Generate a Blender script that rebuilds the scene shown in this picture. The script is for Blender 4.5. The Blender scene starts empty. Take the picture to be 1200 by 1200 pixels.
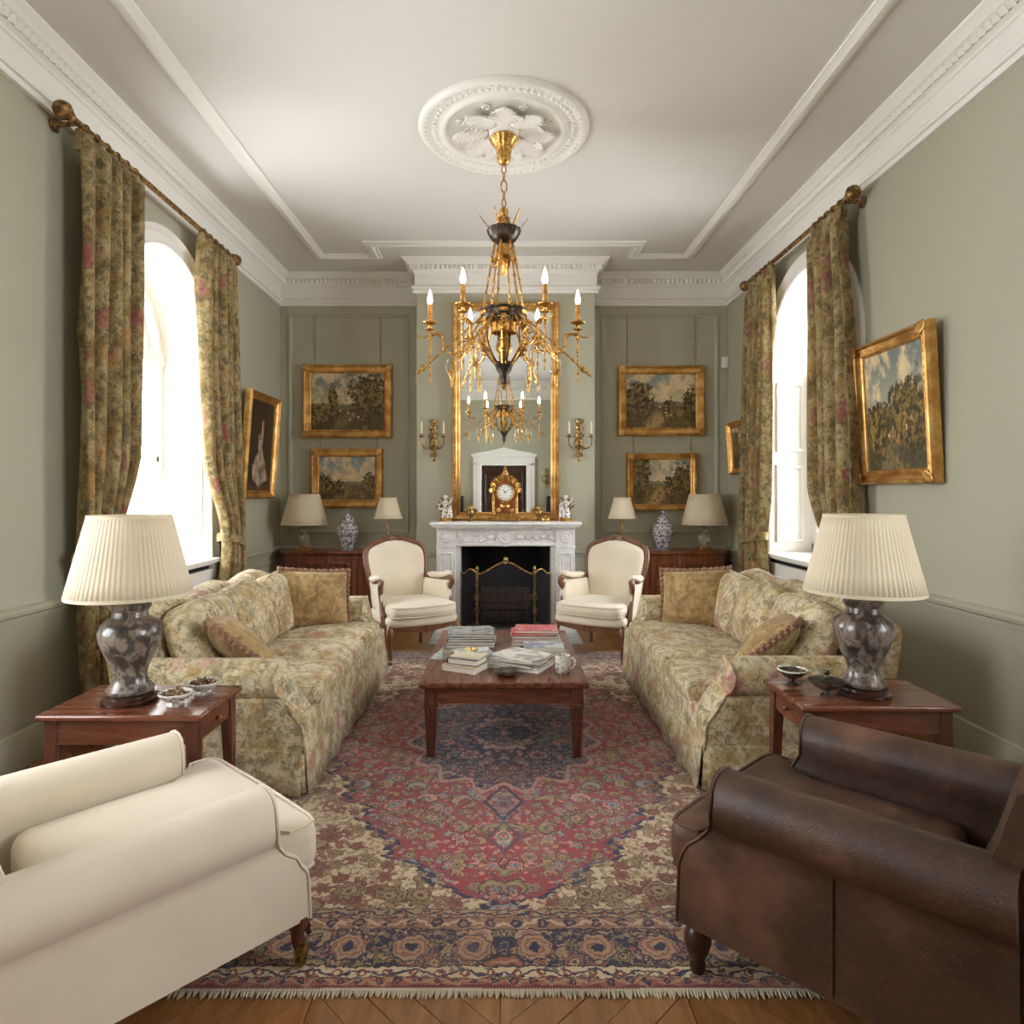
import bpy, math, random
from mathutils import Vector, Matrix, Euler
PI = math.pi
R = math.radians
random.seed(7)
SC = bpy.context.scene
COL = SC.collection

# ---------------------------------------------------------------- camera
cam = bpy.data.cameras.new('camera')
cam.sensor_width = 36.0
cam.lens = 22.8
cam.shift_x = 0.0079
cam.shift_y = -0.0183
cam.clip_start = 0.05
co = bpy.data.objects.new('camera', cam)
COL.objects.link(co)
co.location = (0, 0, 1.4)
co.rotation_euler = (PI / 2, 0, 0)
SC.camera = co

# ---------------------------------------------------------------- sky, daylight, exposure
SC.view_settings.view_transform = 'Standard'
SC.view_settings.look = 'None'
SC.view_settings.gamma = 1.0
SC.view_settings.use_curve_mapping = False
SC.view_settings.exposure = 0.88
SC.cycles.use_denoising = True
SC.cycles.max_bounces = 14
SC.cycles.diffuse_bounces = 8
SC.cycles.transparent_max_bounces = 16
SC.cycles.sample_clamp_indirect = 6.0
world = bpy.data.worlds.new('overcast_sky')
SC.world = world
world.use_nodes = True
bgn = world.node_tree.nodes['Background']
bgn.inputs[0].default_value = (0.94, 0.97, 1.0, 1)
bgn.inputs[1].default_value = 11.0

# room dimensions (metres); camera stands at the origin looking along +Y
WX, YB, YC, YF, ZC = 2.47, 7.15, 6.70, -1.0, 3.80      # side walls, alcove wall, chimney breast, wall behind camera, ceiling
BX0, BX1 = -0.902, 0.938                                # chimney breast
SILL = 0.86
WINDOWS = [(-1, 4.75, 0.66), (1, 5.28, 0.70), (-1, 1.55, 0.66), (1, 1.25, 0.66)]   # side, centre Y, half width; last two unseen, added to light the foreground
SPRING = 2.52
# portals: guide the sky's light in through two seen and two added windows
for s, yc, r in WINDOWS:
    l = bpy.data.lights.new('window_portal', 'AREA')
    l.shape = 'RECTANGLE'
    l.size = 2 * r
    l.size_y = SPRING + r - SILL
    l.cycles.is_portal = True
    o = bpy.data.objects.new('window_portal', l)
    COL.objects.link(o)
    o.location = (s * (WX + 0.43), yc, (SILL + SPRING + r) / 2)
    o.rotation_euler = (PI / 2, 0, s * PI / 2)      # faces into the room

# ---------------------------------------------------------------- helpers: meshes
def V(*a): return Vector(a)
def T(x=0, y=0, z=0, rz=0, rx=0, ry=0, s=1.0):
    return Matrix.Translation((x, y, z)) @ Euler((rx, ry, rz)).to_matrix().to_4x4() @ Matrix.Scale(s, 4)

class MB:
    def __init__(s): s.v = []; s.f = []
    def add(s, vs, fs, M=None):
        o = len(s.v)
        if M is not None: vs = [M @ Vector(p) for p in vs]
        s.v += [tuple(p) for p in vs]
        s.f += [tuple(i + o for i in f) for f in fs]
        return s
    def box(s, x0, x1, y0, y1, z0, z1, M=None):
        vs = [(x0,y0,z0),(x1,y0,z0),(x1,y1,z0),(x0,y1,z0),(x0,y0,z1),(x1,y0,z1),(x1,y1,z1),(x0,y1,z1)]
        return s.add(vs, [(3,2,1,0),(4,5,6,7),(0,1,5,4),(1,2,6,5),(2,3,7,6),(3,0,4,7)], M)
    def frus(s, a, b, z0, z1, cx=0, cy=0, c2=None, M=None):      # tapered square post, half sizes a (bottom) b (top)
        c2 = c2 or (cx, cy)
        vs = [(cx-a,cy-a,z0),(cx+a,cy-a,z0),(cx+a,cy+a,z0),(cx-a,cy+a,z0),(c2[0]-b,c2[1]-b,z1),(c2[0]+b,c2[1]-b,z1),(c2[0]+b,c2[1]+b,z1),(c2[0]-b,c2[1]+b,z1)]
        return s.add(vs, [(3,2,1,0),(4,5,6,7),(0,1,5,4),(1,2,6,5),(2,3,7,6),(3,0,4,7)], M)
    def loft(s, rings, closed=True, cap0=True, cap1=True, M=None):
        n = len(rings[0]); vs = [p for r in rings for p in r]; fs = []
        for i in range(len(rings) - 1):
            for j in range(n if closed else n - 1):
                k = (j + 1) % n
                fs.append((i*n+j, i*n+k, (i+1)*n+k, (i+1)*n+j))
        if closed and cap0: fs.append(tuple(reversed(range(n))))
        if closed and cap1: fs.append(tuple(range((len(rings)-1)*n, len(rings)*n)))
        return s.add(vs, fs, M)
    def lathe(s, prof, n=24, M=None, rip=0, amp=0.0, sx=1, sy=1, cap=True):
        rings = []
        for r, z in prof:
            ring = []
            for j in range(n):
                a = 2 * PI * j / n
                q = r * (1 + (amp * math.cos(rip * a) if rip else 0))
                ring.append((q * math.cos(a) * sx, q * math.sin(a) * sy, z))
            rings.append(ring)
        return s.loft(rings, True, cap, cap, M)
    def tube(s, pts, r, n=8, closed=False, M=None, flat=1.0):
        P = [Vector(p) for p in pts]; m = len(P)
        rs = r if isinstance(r, (list, tuple)) else [r] * m
        tan = []
        for i in range(m):
            a = P[i-1] if (i > 0 or closed) else P[i]
            b = P[(i+1) % m] if (i < m-1 or closed) else P[i]
            d = b - a
            tan.append(d.normalized() if d.length > 1e-9 else Vector((0,0,1)))
        t0 = tan[0]
        up = Vector((0,0,1)) if abs(t0.z) < .9 else Vector((0,1,0))
        nrm = (up - t0 * up.dot(t0)).normalized()
        rings = []
        for i in range(m):
            t = tan[i]
            nrm = nrm - t * nrm.dot(t)
            if nrm.length < 1e-6: nrm = t.orthogonal()
            nrm.normalize(); b = t.cross(nrm)
            rings.append([P[i] + (nrm * math.cos(2*PI*j/n) * flat + b * math.sin(2*PI*j/n)) * rs[i] for j in range(n)])
        if closed: rings.append(rings[0])
        return s.loft(rings, True, not closed, not closed, M)
    def ball(s, c, r, n=10, M=None):
        rx, ry, rz = r if isinstance(r, (list, tuple)) else (r, r, r)
        h = max(4, n // 2 + 1)
        rings = []
        for i in range(h + 1):
            a = -PI/2 + PI * (i * .96 / h + .02)
            rings.append([(c[0] + rx*math.cos(a)*math.cos(2*PI*j/n), c[1] + ry*math.cos(a)*math.sin(2*PI*j/n), c[2] + rz*math.sin(a)) for j in range(n)])
        return s.loft(rings, M=M)
    def prism(s, poly, d0, d1, axis='y', M=None):              # polygon in the plane normal to axis, extruded d0..d1
        def P(a, b, d):
            return (a, d, b) if axis == 'y' else ((a, b, d) if axis == 'z' else (d, a, b))
        return s.loft([[P(a, b, d0) for a, b in poly], [P(a, b, d1) for a, b in poly]], M=M)
    def rbox(s, x0, x1, y0, y1, z0, z1, r, n=5, puff=0.0, side=0.0, M=None):
        h = ((x1-x0)/2, (y1-y0)/2, (z1-z0)/2); c = ((x0+x1)/2, (y0+y1)/2, (z0+z1)/2)
        r = min(r, *[q * .999 for q in h])
        def ts(q):
            a = [-q, -q + r*.12, -q + r*.45, -q + r]
            return a + [-q + r + (2*q-2*r) * i / n for i in range(1, n)] + [-p for p in reversed(a)]
        g = [ts(q) for q in h]
        def mp(p):
            inn = Vector([max(-(h[k]-r), min(h[k]-r, p[k])) for k in range(3)])
            d = Vector(p) - inn
            q = inn + (d.normalized() * r if d.length > 1e-9 else d)
            ux, uy, uz = q.x/h[0], q.y/h[1], q.z/h[2]
            q = Vector((q.x + side*(1-uy*uy)*(1-uz*uz)*ux, q.y + side*(1-ux*ux)*(1-uz*uz)*uy, q.z + puff*(1-ux*ux)*(1-uy*uy)*uz))
            return q + Vector(c)
        for k in range(3):
            i, j = (k+1) % 3, (k+2) % 3
            for sg in (-1, 1):
                vs = []; fs = []; nj = len(g[j])
                for a in g[i]:
                    for b in g[j]:
                        p = [0, 0, 0]; p[k] = sg*h[k]; p[i] = a; p[j] = b
                        vs.append(mp(p))
                for a in range(len(g[i])-1):
                    for b in range(nj-1):
                        q = (a*nj+b, (a+1)*nj+b, (a+1)*nj+b+1, a*nj+b+1)
                        fs.append(q if sg > 0 else q[::-1])
                s.add(vs, fs, M)
        return s
    def leaf(s, L, w, curl=0.3, n=8, lobes=3, M=None, th=0.0):         # acanthus leaf growing along +x, curling up in z
        vs = []; fs = []
        for i in range(n + 1):
            t = i / n
            ww = w * (math.sin(PI * min(1, .08 + .92*t)) ** .7) * (1 + .22 * math.cos(2*PI*lobes*t)) * .5 + .0005
            x = L * (t - curl*.25*t**3); z = curl * L * t * t * .6
            vs += [(x, -ww, z + ww*.25), (x, -ww*.5, z + ww*.1 + th*.5), (x, 0, z - ww*.15 + th), (x, ww*.5, z + ww*.1 + th*.5), (x, ww, z + ww*.25)]
        for i in range(n):
            for j in range(4):
                fs.append((i*5+j, (i+1)*5+j, (i+1)*5+j+1, i*5+j+1))
        return s.add(vs, fs, M)
    def build(s, name, mat, parent=None, smooth=True, angle=38, bevel=0.0, solid=0.0, sub=0, seg=2):
        me = bpy.data.meshes.new(name)
        me.from_pydata(s.v, [], s.f)
        me.update()
        if mat is not None: me.materials.append(mat)
        o = bpy.data.objects.new(name, me)
        COL.objects.link(o)
        if parent is not None: o.parent = parent
        if smooth:
            me.polygons.foreach_set('use_smooth', [True] * len(me.polygons))
            try: me.set_sharp_from_angle(angle=R(angle))
            except Exception: pass
        if sub:
            md = o.modifiers.new('sub', 'SUBSURF'); md.levels = sub; md.render_levels = sub
        if solid:
            md = o.modifiers.new('solid', 'SOLIDIFY'); md.thickness = solid; md.offset = 0
        if bevel:
            md = o.modifiers.new('bevel', 'BEVEL'); md.width = bevel; md.segments = seg; md.limit_method = 'ANGLE'; md.angle_limit = R(40)
        return o

def tag(o, label=None, cat=None, group=None, kind=None):
    if label: o['label'] = label
    if cat: o['category'] = cat
    if group: o['group'] = group
    if kind: o['kind'] = kind
    return o
def thing(name, label, cat, loc=(0,0,0), rz=0.0, group=None):
    o = bpy.data.objects.new(name, None)
    o.empty_display_size = .1
    COL.objects.link(o)
    o.location = loc; o.rotation_euler = (0, 0, rz)
    return tag(o, label, cat, group)
def copy_tree(o, parent=None):
    c = o.copy(); COL.objects.link(c); c.parent = parent
    for ch in list(o.children): copy_tree(ch, c)
    return c
def dup(root, loc, rz, label, group=None):
    c = copy_tree(root); c.location = loc; c.rotation_euler = (0, 0, rz); c['label'] = label
    if group: c['group'] = group
    return c
def sm(a, b, t):
    t = max(0, min(1, (t - a) / (b - a))); return t*t*(3-2*t)
def lerp(a, b, t): return a + (b-a)*t
def interp(tab, x):                                               # piecewise smooth table
    if x <= tab[0][0]: return tab[0][1]
    for (a, fa), (b, fb) in zip(tab, tab[1:]):
        if x <= b: return lerp(fa, fb, sm(a, b, x))
    return tab[-1][1]
def spline(pts, n=6, closed=False):
    P = [Vector(p) for p in pts]; m = len(P); out = []
    for i in range(m if closed else m-1):
        p0 = P[i-1] if (i > 0 or closed) else P[0]
        p1, p2 = P[i], P[(i+1) % m]
        p3 = P[(i+2) % m] if (closed or i+2 < m) else P[-1]
        for k in range(n):
            t = k / n
            out.append(.5*((2*p1) + (p2-p0)*t + (2*p0-5*p1+4*p2-p3)*t*t + (3*p1-p0-3*p2+p3)*t**3))
    if not closed: out.append(P[-1])
    return out
def sweep_plan(mb, path, prof, closed=False):
    """moulding along a plan path; profile (offset to the left of travel, z), mitred"""
    P = [Vector((p[0], p[1])) for p in path]; m = len(P); rings = []
    for i in range(m):
        a = P[i-1] if (i > 0 or closed) else None
        b = P[(i+1) % m] if (i < m-1 or closed) else None
        nn = []
        for q in ((P[i]-a) if a is not None else None, (b-P[i]) if b is not None else None):
            if q is not None:
                q = q.normalized(); nn.append(Vector((-q.y, q.x)))
        if len(nn) == 2:
            n = (nn[0]+nn[1]); n = n / max(.2, n.dot(nn[0]))
        else: n = nn[0]
        rings.append([(P[i].x + n.x*o, P[i].y + n.y*o, z) for o, z in prof])
    if closed: rings.append(rings[0])
    mb.loft(rings, True, not closed, not closed)
def rect_frame(mb, w, h, prof, M=None):
    """picture-frame moulding in the local xz plane; profile (inward offset from outer edge, depth towards -y)"""
    rings = []
    for cx, cz in ((-1,-1),(1,-1),(1,1),(-1,1),(-1,-1)):
        rings.append([(cx*(w/2-o), -d, cz*(h/2-o)) for o, d in prof])
    mb.loft(rings, True, False, False, M)

# ---------------------------------------------------------------- helpers: node materials
def c8(r, g, b):
    f = lambda u: (u/255/12.92) if u <= 10 else ((u/255+.055)/1.055)**2.4
    return (f(r), f(g), f(b), 1.0)
class S:
    def __init__(s, g, k): s.g = g; s.k = k
    def __add__(a, b): return a.g.m('ADD', a, b)
    __radd__ = __add__
    def __sub__(a, b): return a.g.m('SUBTRACT', a, b)
    def __rsub__(a, b): return a.g.m('SUBTRACT', b, a)
    def __mul__(a, b): return a.g.m('MULTIPLY', a, b)
    __rmul__ = __mul__
    def __truediv__(a, b): return a.g.m('DIVIDE', a, b)
    def __rtruediv__(a, b): return a.g.m('DIVIDE', b, a)
    def __lt__(a, b): return a.g.m('LESS_THAN', a, b)
    def __gt__(a, b): return a.g.m('GREATER_THAN', a, b)
    def __abs__(a): return a.g.m('ABSOLUTE', a)
    def __pow__(a, b): return a.g.m('POWER', a, b)
class G:
    def __init__(g, name):
        g.mat = bpy.data.materials.new(name); g.mat.use_nodes = True
        g.nt = g.mat.node_tree; g.b = g.nt.nodes['Principled BSDF']; g.out = g.nt.nodes['Material Output']
    def n(g, t): return g.nt.nodes.new('ShaderNode' + t)
    def put(g, sock, v):
        if isinstance(v, S): g.nt.links.new(v.k, sock)
        elif v is not None: sock.default_value = v
    def m(g, op, a, b=None, c=None, clamp=False):
        x = g.n('Math'); x.operation = op; x.use_clamp = clamp
        for i, q in enumerate((a, b, c)):
            if q is not None: g.put(x.inputs[i], q)
        return S(g, x.outputs[0])
    def mn(g, a, b): return g.m('MINIMUM', a, b)
    def mx(g, a, b): return g.m('MAXIMUM', a, b)
    def sin(g, a): return g.m('SINE', a)
    def cos(g, a): return g.m('COSINE', a)
    def clamp(g, a): return g.m('ADD', a, 0.0, clamp=True)
    def step(g, a, e0, e1):
        x = g.n('MapRange'); x.interpolation_type = 'SMOOTHSTEP'
        g.put(x.inputs[0], a); x.inputs[1].default_value = e0; x.inputs[2].default_value = e1
        if e0 > e1: x.inputs[1].default_value, x.inputs[2].default_value, x.inputs[3].default_value, x.inputs[4].default_value = e1, e0, 1.0, 0.0
        return S(g, x.outputs[0])
    def mix(g, f, a, b, mode='MIX'):
        x = g.n('Mix'); x.data_type = 'RGBA'; x.blend_type = mode
        g.put(x.inputs[0], f); g.put(x.inputs[6], a); g.put(x.inputs[7], b)
        return S(g, x.outputs[2])
    def co(g, k='Object'): return S(g, g.n('TexCoord').outputs[k])
    def sep(g, v):
        x = g.n('SeparateXYZ'); g.put(x.inputs[0], v); return [S(g, o) for o in x.outputs]
    def comb(g, x, y, z=0.0):
        n = g.n('CombineXYZ')
        for i, q in enumerate((x, y, z)): g.put(n.inputs[i], q)
        return S(g, n.outputs[0])
    def vadd(g, a, b, op='ADD'):
        n = g.n('VectorMath'); n.operation = op; g.put(n.inputs[0], a); g.put(n.inputs[1], b); return S(g, n.outputs[0])
    def vmul(g, a, k): return g.vadd(a, k, 'MULTIPLY')
    def noise(g, v, sc, det=3.0, rough=.55, dist=0.0, col=False):
        n = g.n('TexNoise'); g.put(n.inputs['Vector'], v); n.inputs['Scale'].default_value = sc
        n.inputs['Detail'].default_value = det; n.inputs['Roughness'].default_value = rough; n.inputs['Distortion'].default_value = dist
        return S(g, n.outputs['Color' if col else 'Fac'])
    def vor(g, v, sc, feat='F1', rand=1.0, dim='3D'):
        n = g.n('TexVoronoi'); n.voronoi_dimensions = dim; n.feature = feat; g.put(n.inputs['Vector'], v)
        n.inputs['Scale'].default_value = sc; n.inputs['Randomness'].default_value = rand
        return S(g, n.outputs['Distance']), (S(g, n.outputs['Color']) if feat != 'DISTANCE_TO_EDGE' else None)
    def ramp(g, f, stops, interp='LINEAR'):
        n = g.n('ValToRGB'); g.put(n.inputs[0], f); e = n.color_ramp.elements; n.color_ramp.interpolation = interp
        while len(e) < len(stops): e.new(.5)
        for q, (p, c) in zip(e, stops): q.position = p; q.color = c
        return S(g, n.outputs[0])
    def warp(g, v, sc, amt, det=2.0):
        c = g.noise(v, sc, det, col=True)
        return g.vadd(v, g.vmul(g.vadd(c, (-.5,-.5,-.5)), (amt,)*3))
    def bump(g, h, st=.3, d=.01):
        n = g.n('Bump'); n.inputs['Strength'].default_value = st; n.inputs['Distance'].default_value = d; g.put(n.inputs['Height'], h)
        return S(g, n.outputs[0])
    def done(g, col=None, rough=.5, metal=0.0, normal=None, **kw):
        if col is not None: g.put(g.b.inputs['Base Color'], col)
        g.put(g.b.inputs['Roughness'], rough); g.put(g.b.inputs['Metallic'], metal)
        if normal is not None: g.put(g.b.inputs['Normal'], normal)
        for k, v in kw.items(): g.put(g.b.inputs[k.replace('_', ' ')], v)
        return g.mat
    def add_translucent(g, col, f):
        t = g.n('BsdfTranslucent'); g.put(t.inputs[0], col); m = g.n('MixShader'); m.inputs[0].default_value = f
        g.nt.links.new(g.b.outputs[0], m.inputs[1]); g.nt.links.new(t.outputs[0], m.inputs[2]); g.nt.links.new(m.outputs[0], g.out.inputs[0])

def paint(name, col, rough=.6, bump=.03, var=.04):
    g = G(name); v = g.co()
    n = g.noise(v, 3.0, 4); f = g.noise(v, 120.0, 2)
    return g.done(g.mix(n*var*4, col, tuple(q*.9 for q in col[:3])+(1,)), rough, normal=g.bump(f, bump, .002))
def metal(name, col, dark, rough=.32, sc=40.0, met=1.0, bump=.25):
    g = G(name); v = g.co(); n = g.noise(v, sc, 4); k = g.noise(v, sc*2.3, 3)
    f = g.step(n, .38, .68)
    return g.done(g.mix(f, dark, col), g.m('MULTIPLY_ADD', k, .25, rough-.1), met, g.bump(k, bump, .004))
def wood(name, c1, c2, c3, rough=.25, sc=1.0, axis=1, coat=.15):
    g = G(name); v = g.co()
    st = [9.0*sc]*3; st[axis] = 1.0*sc
    w = g.warp(g.vmul(v, tuple(st)), 1.2, .9)
    n = g.noise(w, 3.0, 5, .6); f = g.noise(g.vmul(v, tuple(q*6 for q in st)), 6.0, 2)
    col = g.ramp(n, [(.25, c1), (.5, c2), (.75, c3)])
    col = g.mix(g.step(f, .45, .7)*.35, col, c1)
    return g.done(col, g.m('MULTIPLY_ADD', n, .15, rough-.05), normal=g.bump(f, .06, .002), Coat_Weight=coat, Coat_Roughness=.12)
def fabric(name, col, dark, sc=260.0, rough=.9, bump=.25, sheen=.25):
    g = G(name); v = g.co()
    n = g.noise(v, 4.0, 4); f = g.noise(v, sc, 3, .7)
    cc = g.mix(g.step(n, .3, .75)*.6, col, dark); cc = g.mix(f*.35, cc, dark)
    return g.done(cc, rough, normal=g.bump(f, bump, .003), Sheen_Weight=sheen)

M = {}
M['wall'] = paint('sage_paint', c8(170, 168, 147), .62)
M['white'] = paint('white_woodwork_paint', c8(232, 230, 224), .4)
M['plaster'] = paint('ceiling_plaster', c8(214, 211, 206), .8)
M['gold'] = metal('gilt_metal', c8(236, 194, 118), c8(166, 118, 56), .33, 60)
M['giltwood'] = metal('gilded_wood', c8(230, 188, 118), c8(192, 142, 80), .40, 10, .9, .12)
M['brass'] = metal('aged_brass', c8(196, 164, 110), c8(120, 94, 58), .35, 50)
M['bronze'] = metal('dark_bronze', c8(92, 84, 76), c8(52, 44, 38), .4, 30, .85)
M['pole'] = metal('curtain_pole_gilt', c8(176, 138, 84), c8(100, 72, 40), .45, 40, .7)
M['mahog'] = wood('mahogany', c8(80, 41, 25), c8(102, 55, 34), c8(120, 69, 44), .25, 1.0, 1)
M['mahogx'] = wood('mahogany_cross', c8(80, 41, 25), c8(102, 55, 34), c8(120, 69, 44), .25, 1.0, 0)
M['mahogz'] = wood('mahogany_upright', c8(66, 34, 21), c8(86, 46, 30), c8(104, 59, 38), .24, 1.0, 2)
M['cherry'] = wood('cherry_cabinet_wood', c8(96, 50, 28), c8(136, 76, 44), c8(164, 100, 62), .28, 1.0, 2)
M['cabinet'] = wood('red_brown_cabinet_wood', c8(84, 42, 26), c8(118, 62, 40), c8(142, 82, 54), .28, .7, 2)
M['walnut'] = wood('carved_walnut', c8(74, 46, 30), c8(112, 72, 48), c8(142, 96, 66), .35, 2.0, 2)
M['darkwood'] = wood('dark_stained_wood', c8(34, 18, 12), c8(58, 32, 22), c8(80, 46, 30), .3, 2.0, 2)
M['linen'] = fabric('cream_linen', c8(226, 215, 195), c8(208, 195, 172), 320)
M['linen2'] = fabric('oatmeal_upholstery', c8(214, 202, 182), c8(198, 186, 164), 340)
g = G('gold_velvet'); v = g.co(); n = g.noise(g.warp(v, 8, .2), 16, 5, .65); f = g.noise(v, 130, 2)
M['velvet'] = g.done(g.ramp(n, [(.32, c8(112, 86, 50)), (.5, c8(156, 126, 80)), (.68, c8(186, 158, 108))]), .8, normal=g.bump(n + f*.4, .35, .006), Sheen_Weight=.15)
M['fringe'] = fabric('brown_cord_trim', c8(158, 118, 88), c8(92, 60, 44), 60)
M['ivoryfringe'] = fabric('wool_fringe', c8(196, 184, 162), c8(150, 138, 118), 120)
M['black'] = paint('soot_black', c8(18, 17, 16), .8)
M['pages'] = paint('paper_page_edges', c8(234, 228, 216), .8)
M['candle'] = paint('ivory_candle', c8(232, 216, 180), .5)
M['goldcandle'] = metal('gilt_candle_sleeve', c8(220, 168, 96), c8(168, 116, 56), .4, 30, .6)
M['plastic'] = paint('white_plastic', c8(232, 230, 224), .4)
M['log'] = paint('charred_log', c8(96, 70, 54), .9, .3, .2)

g = G('clear_window_glass')          # thin pane: mostly clear with a faint reflection
tr = g.n('BsdfTransparent'); gl = g.n('BsdfGlossy'); gl.inputs['Roughness'].default_value = .02
mx = g.n('MixShader'); fr = g.n('Fresnel'); fr.inputs[0].default_value = 1.35
g.nt.links.new(fr.outputs[0], mx.inputs[0]); g.nt.links.new(tr.outputs[0], mx.inputs[1]); g.nt.links.new(gl.outputs[0], mx.inputs[2]); g.nt.links.new(mx.outputs[0], g.out.inputs[0])
M['pane'] = g.mat
g = G('fire_screen_gauze')
v = g.co(); tr = g.n('BsdfTransparent'); mx = g.n('MixShader'); g.done(c8(44, 44, 48), .55, .3)
mx.inputs[0].default_value = .5
g.nt.links.new(tr.outputs[0], mx.inputs[1]); g.nt.links.new(g.b.outputs[0], mx.inputs[2]); g.nt.links.new(mx.outputs[0], g.out.inputs[0])
M['gauze'] = g.mat
g = G('mirror_glass'); n = g.noise(g.co(), 2.0, 3); M['mirror'] = g.done(g.mix(n, (.80,.83,.80,1), (.86,.88,.85,1)), .015, 1.0)
g = G('crystal_glass'); M['crystal'] = g.done((.96,.94,.9,1), .04, IOR=1.5, Transmission_Weight=.85)
g = G('flame_bulb'); M['bulb'] = g.done((1,.86,.6,1), .3, Emission_Color=(1,.72,.4,1), Emission_Strength=34.0)
g = G('unlit_bulb_glass'); M['bulb_off'] = g.done(c8(240, 232, 214), .15)

g = G('white_marble'); v = g.co(); w = g.warp(v, 3, .6, 4); n = g.noise(w, 4, 6, .62); l = g.step(abs(n-.5), .045, 0.0)
q = g.noise(v, 9, 4)
M['marble'] = g.done(g.mix(l*.3, g.mix(q, c8(240, 239, 236), c8(222, 220, 218)), c8(176, 176, 178)), .3, normal=g.bump(g.noise(v, 60, 3), .08, .003))
g = G('grey_hearth_stone'); v = g.co(); n = g.noise(g.warp(v, 4, .5), 6, 6)
M['hearth'] = g.done(g.ramp(n, [(.3, c8(150,150,152)), (.7, c8(196,196,198))]), .35)
g = G('parquet_oak'); v = g.co('Object'); oi = S(g, g.n('ObjectInfo').outputs['Random'])
w = g.warp(g.vmul(v, (14, 2, 1)), 1.0, .6); n = g.noise(w, 2.2, 5); f = g.noise(g.vmul(v, (160, 8, 1)), 2, 2)
col = g.ramp(n, [(.25, c8(120, 78, 42)), (.55, c8(156, 108, 64)), (.8, c8(180, 132, 84))])
col = g.mix(oi*.5, col, c8(112, 70, 38)); col = g.mix(g.step(f, .5, .75)*.3, col, c8(96, 58, 30))
M['oak'] = g.done(col, .3, normal=g.bump(f, .05, .002), Coat_Weight=.25, Coat_Roughness=.15)
g = G('pleated_silk_shade'); v = g.co(); f = g.noise(g.vmul(v, (1,1,.05)), 160, 2); n = g.noise(v, 5, 2)
col = g.mix(f*.3, c8(240, 230, 206), c8(216, 202, 170)); g.done(col, .85, Sheen_Weight=.2); g.add_translucent(c8(232, 208, 164), .3)
M['shade'] = g.mat
g = G('blue_and_white_porcelain'); v = g.co(); w = g.warp(v, 14, .05)
d, c = g.vor(w, 24); n = g.noise(w, 30, 2); ln = g.step(abs(n-.5), .06, .02)
f = g.mx(g.step(d, .42, .34)*g.step(d, .10, .16), ln*.8)
z = g.sep(v)[2]; bands = g.step(g.sin(z*95.0), .88, .97)
M['delft'] = g.done(g.mix(g.mx(f*.85, bands*.7), c8(238, 240, 242), c8(44, 60, 118)), .12, Coat_Weight=.6)
g = G('marbled_lamp_ceramic'); v = g.co(); w = g.warp(g.vmul(v, (1, 1, .6)), 12, .12, 4); d, c = g.vor(w, 16); n = g.noise(w, 26, 4)
col = g.ramp(n, [(.3, c8(36, 31, 29)), (.48, c8(74, 66, 60)), (.58, c8(134, 124, 114)), (.68, c8(80, 60, 48)), (.8, c8(190, 172, 154))])
M['darkceramic'] = g.done(g.mix(g.step(d, .3, .1)*.7, col, c8(128, 104, 86)), .3, Coat_Weight=.35, Coat_Roughness=.15)
g = G('painted_china'); v = g.co(); d, c = g.vor(v, 60); n = g.noise(v, 50, 3)
M['china'] = g.done(g.mix(g.step(n, .56, .6)*.8, c8(226, 222, 214), c8(92, 92, 100)), .15, Coat_Weight=.5)
g = G('dark_glazed_bowl'); v = g.co(); n = g.noise(v, 40, 4)
M['darkbowl'] = g.done(g.ramp(n, [(.35, c8(44, 38, 32)), (.6, c8(88, 78, 62)), (.75, c8(140, 128, 104))]), .25, Coat_Weight=.4)
g = G('dried_petals'); v = g.co(); d, c = g.vor(v, 90); M['potpourri'] = g.done(g.ramp(g.sep(c)[0], [(0, c8(70,44,34)), (.5, c8(128,96,70)), (1, c8(168,146,118))]), .9)
g = G('porcelain_figure'); v = g.co(); n = g.noise(v, 38, 3); M['porcelain'] = g.done(g.ramp(n, [(.42, c8(214,208,202)), (.55, c8(196,186,178)), (.62, c8(104,76,60))], 'EASE'), .2, Coat_Weight=.5)
g = G('brown_leather'); v = g.co(); n = g.noise(v, 5, 5, .6); f = g.vor(v, 240, 'F1')[0]; k = g.noise(g.warp(v, 6, .5), 22, 4)
z = g.noise(v, 2.2, 3)
col = g.ramp(n*.6 + z*.4, [(.34, c8(40, 25, 17)), (.52, c8(66, 42, 29)), (.70, c8(112, 77, 55))])
scr = g.step(abs(g.noise(g.vmul(v, (3, 3, 9)), 5, 2)-.5), .006, .0)
col = g.mix(scr*.35, col, c8(150, 104, 74))
M['leather'] = g.done(col, g.m('MULTIPLY_ADD', n, .3, .34), normal=g.bump(f + k*1.5, .18, .004))

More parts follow.
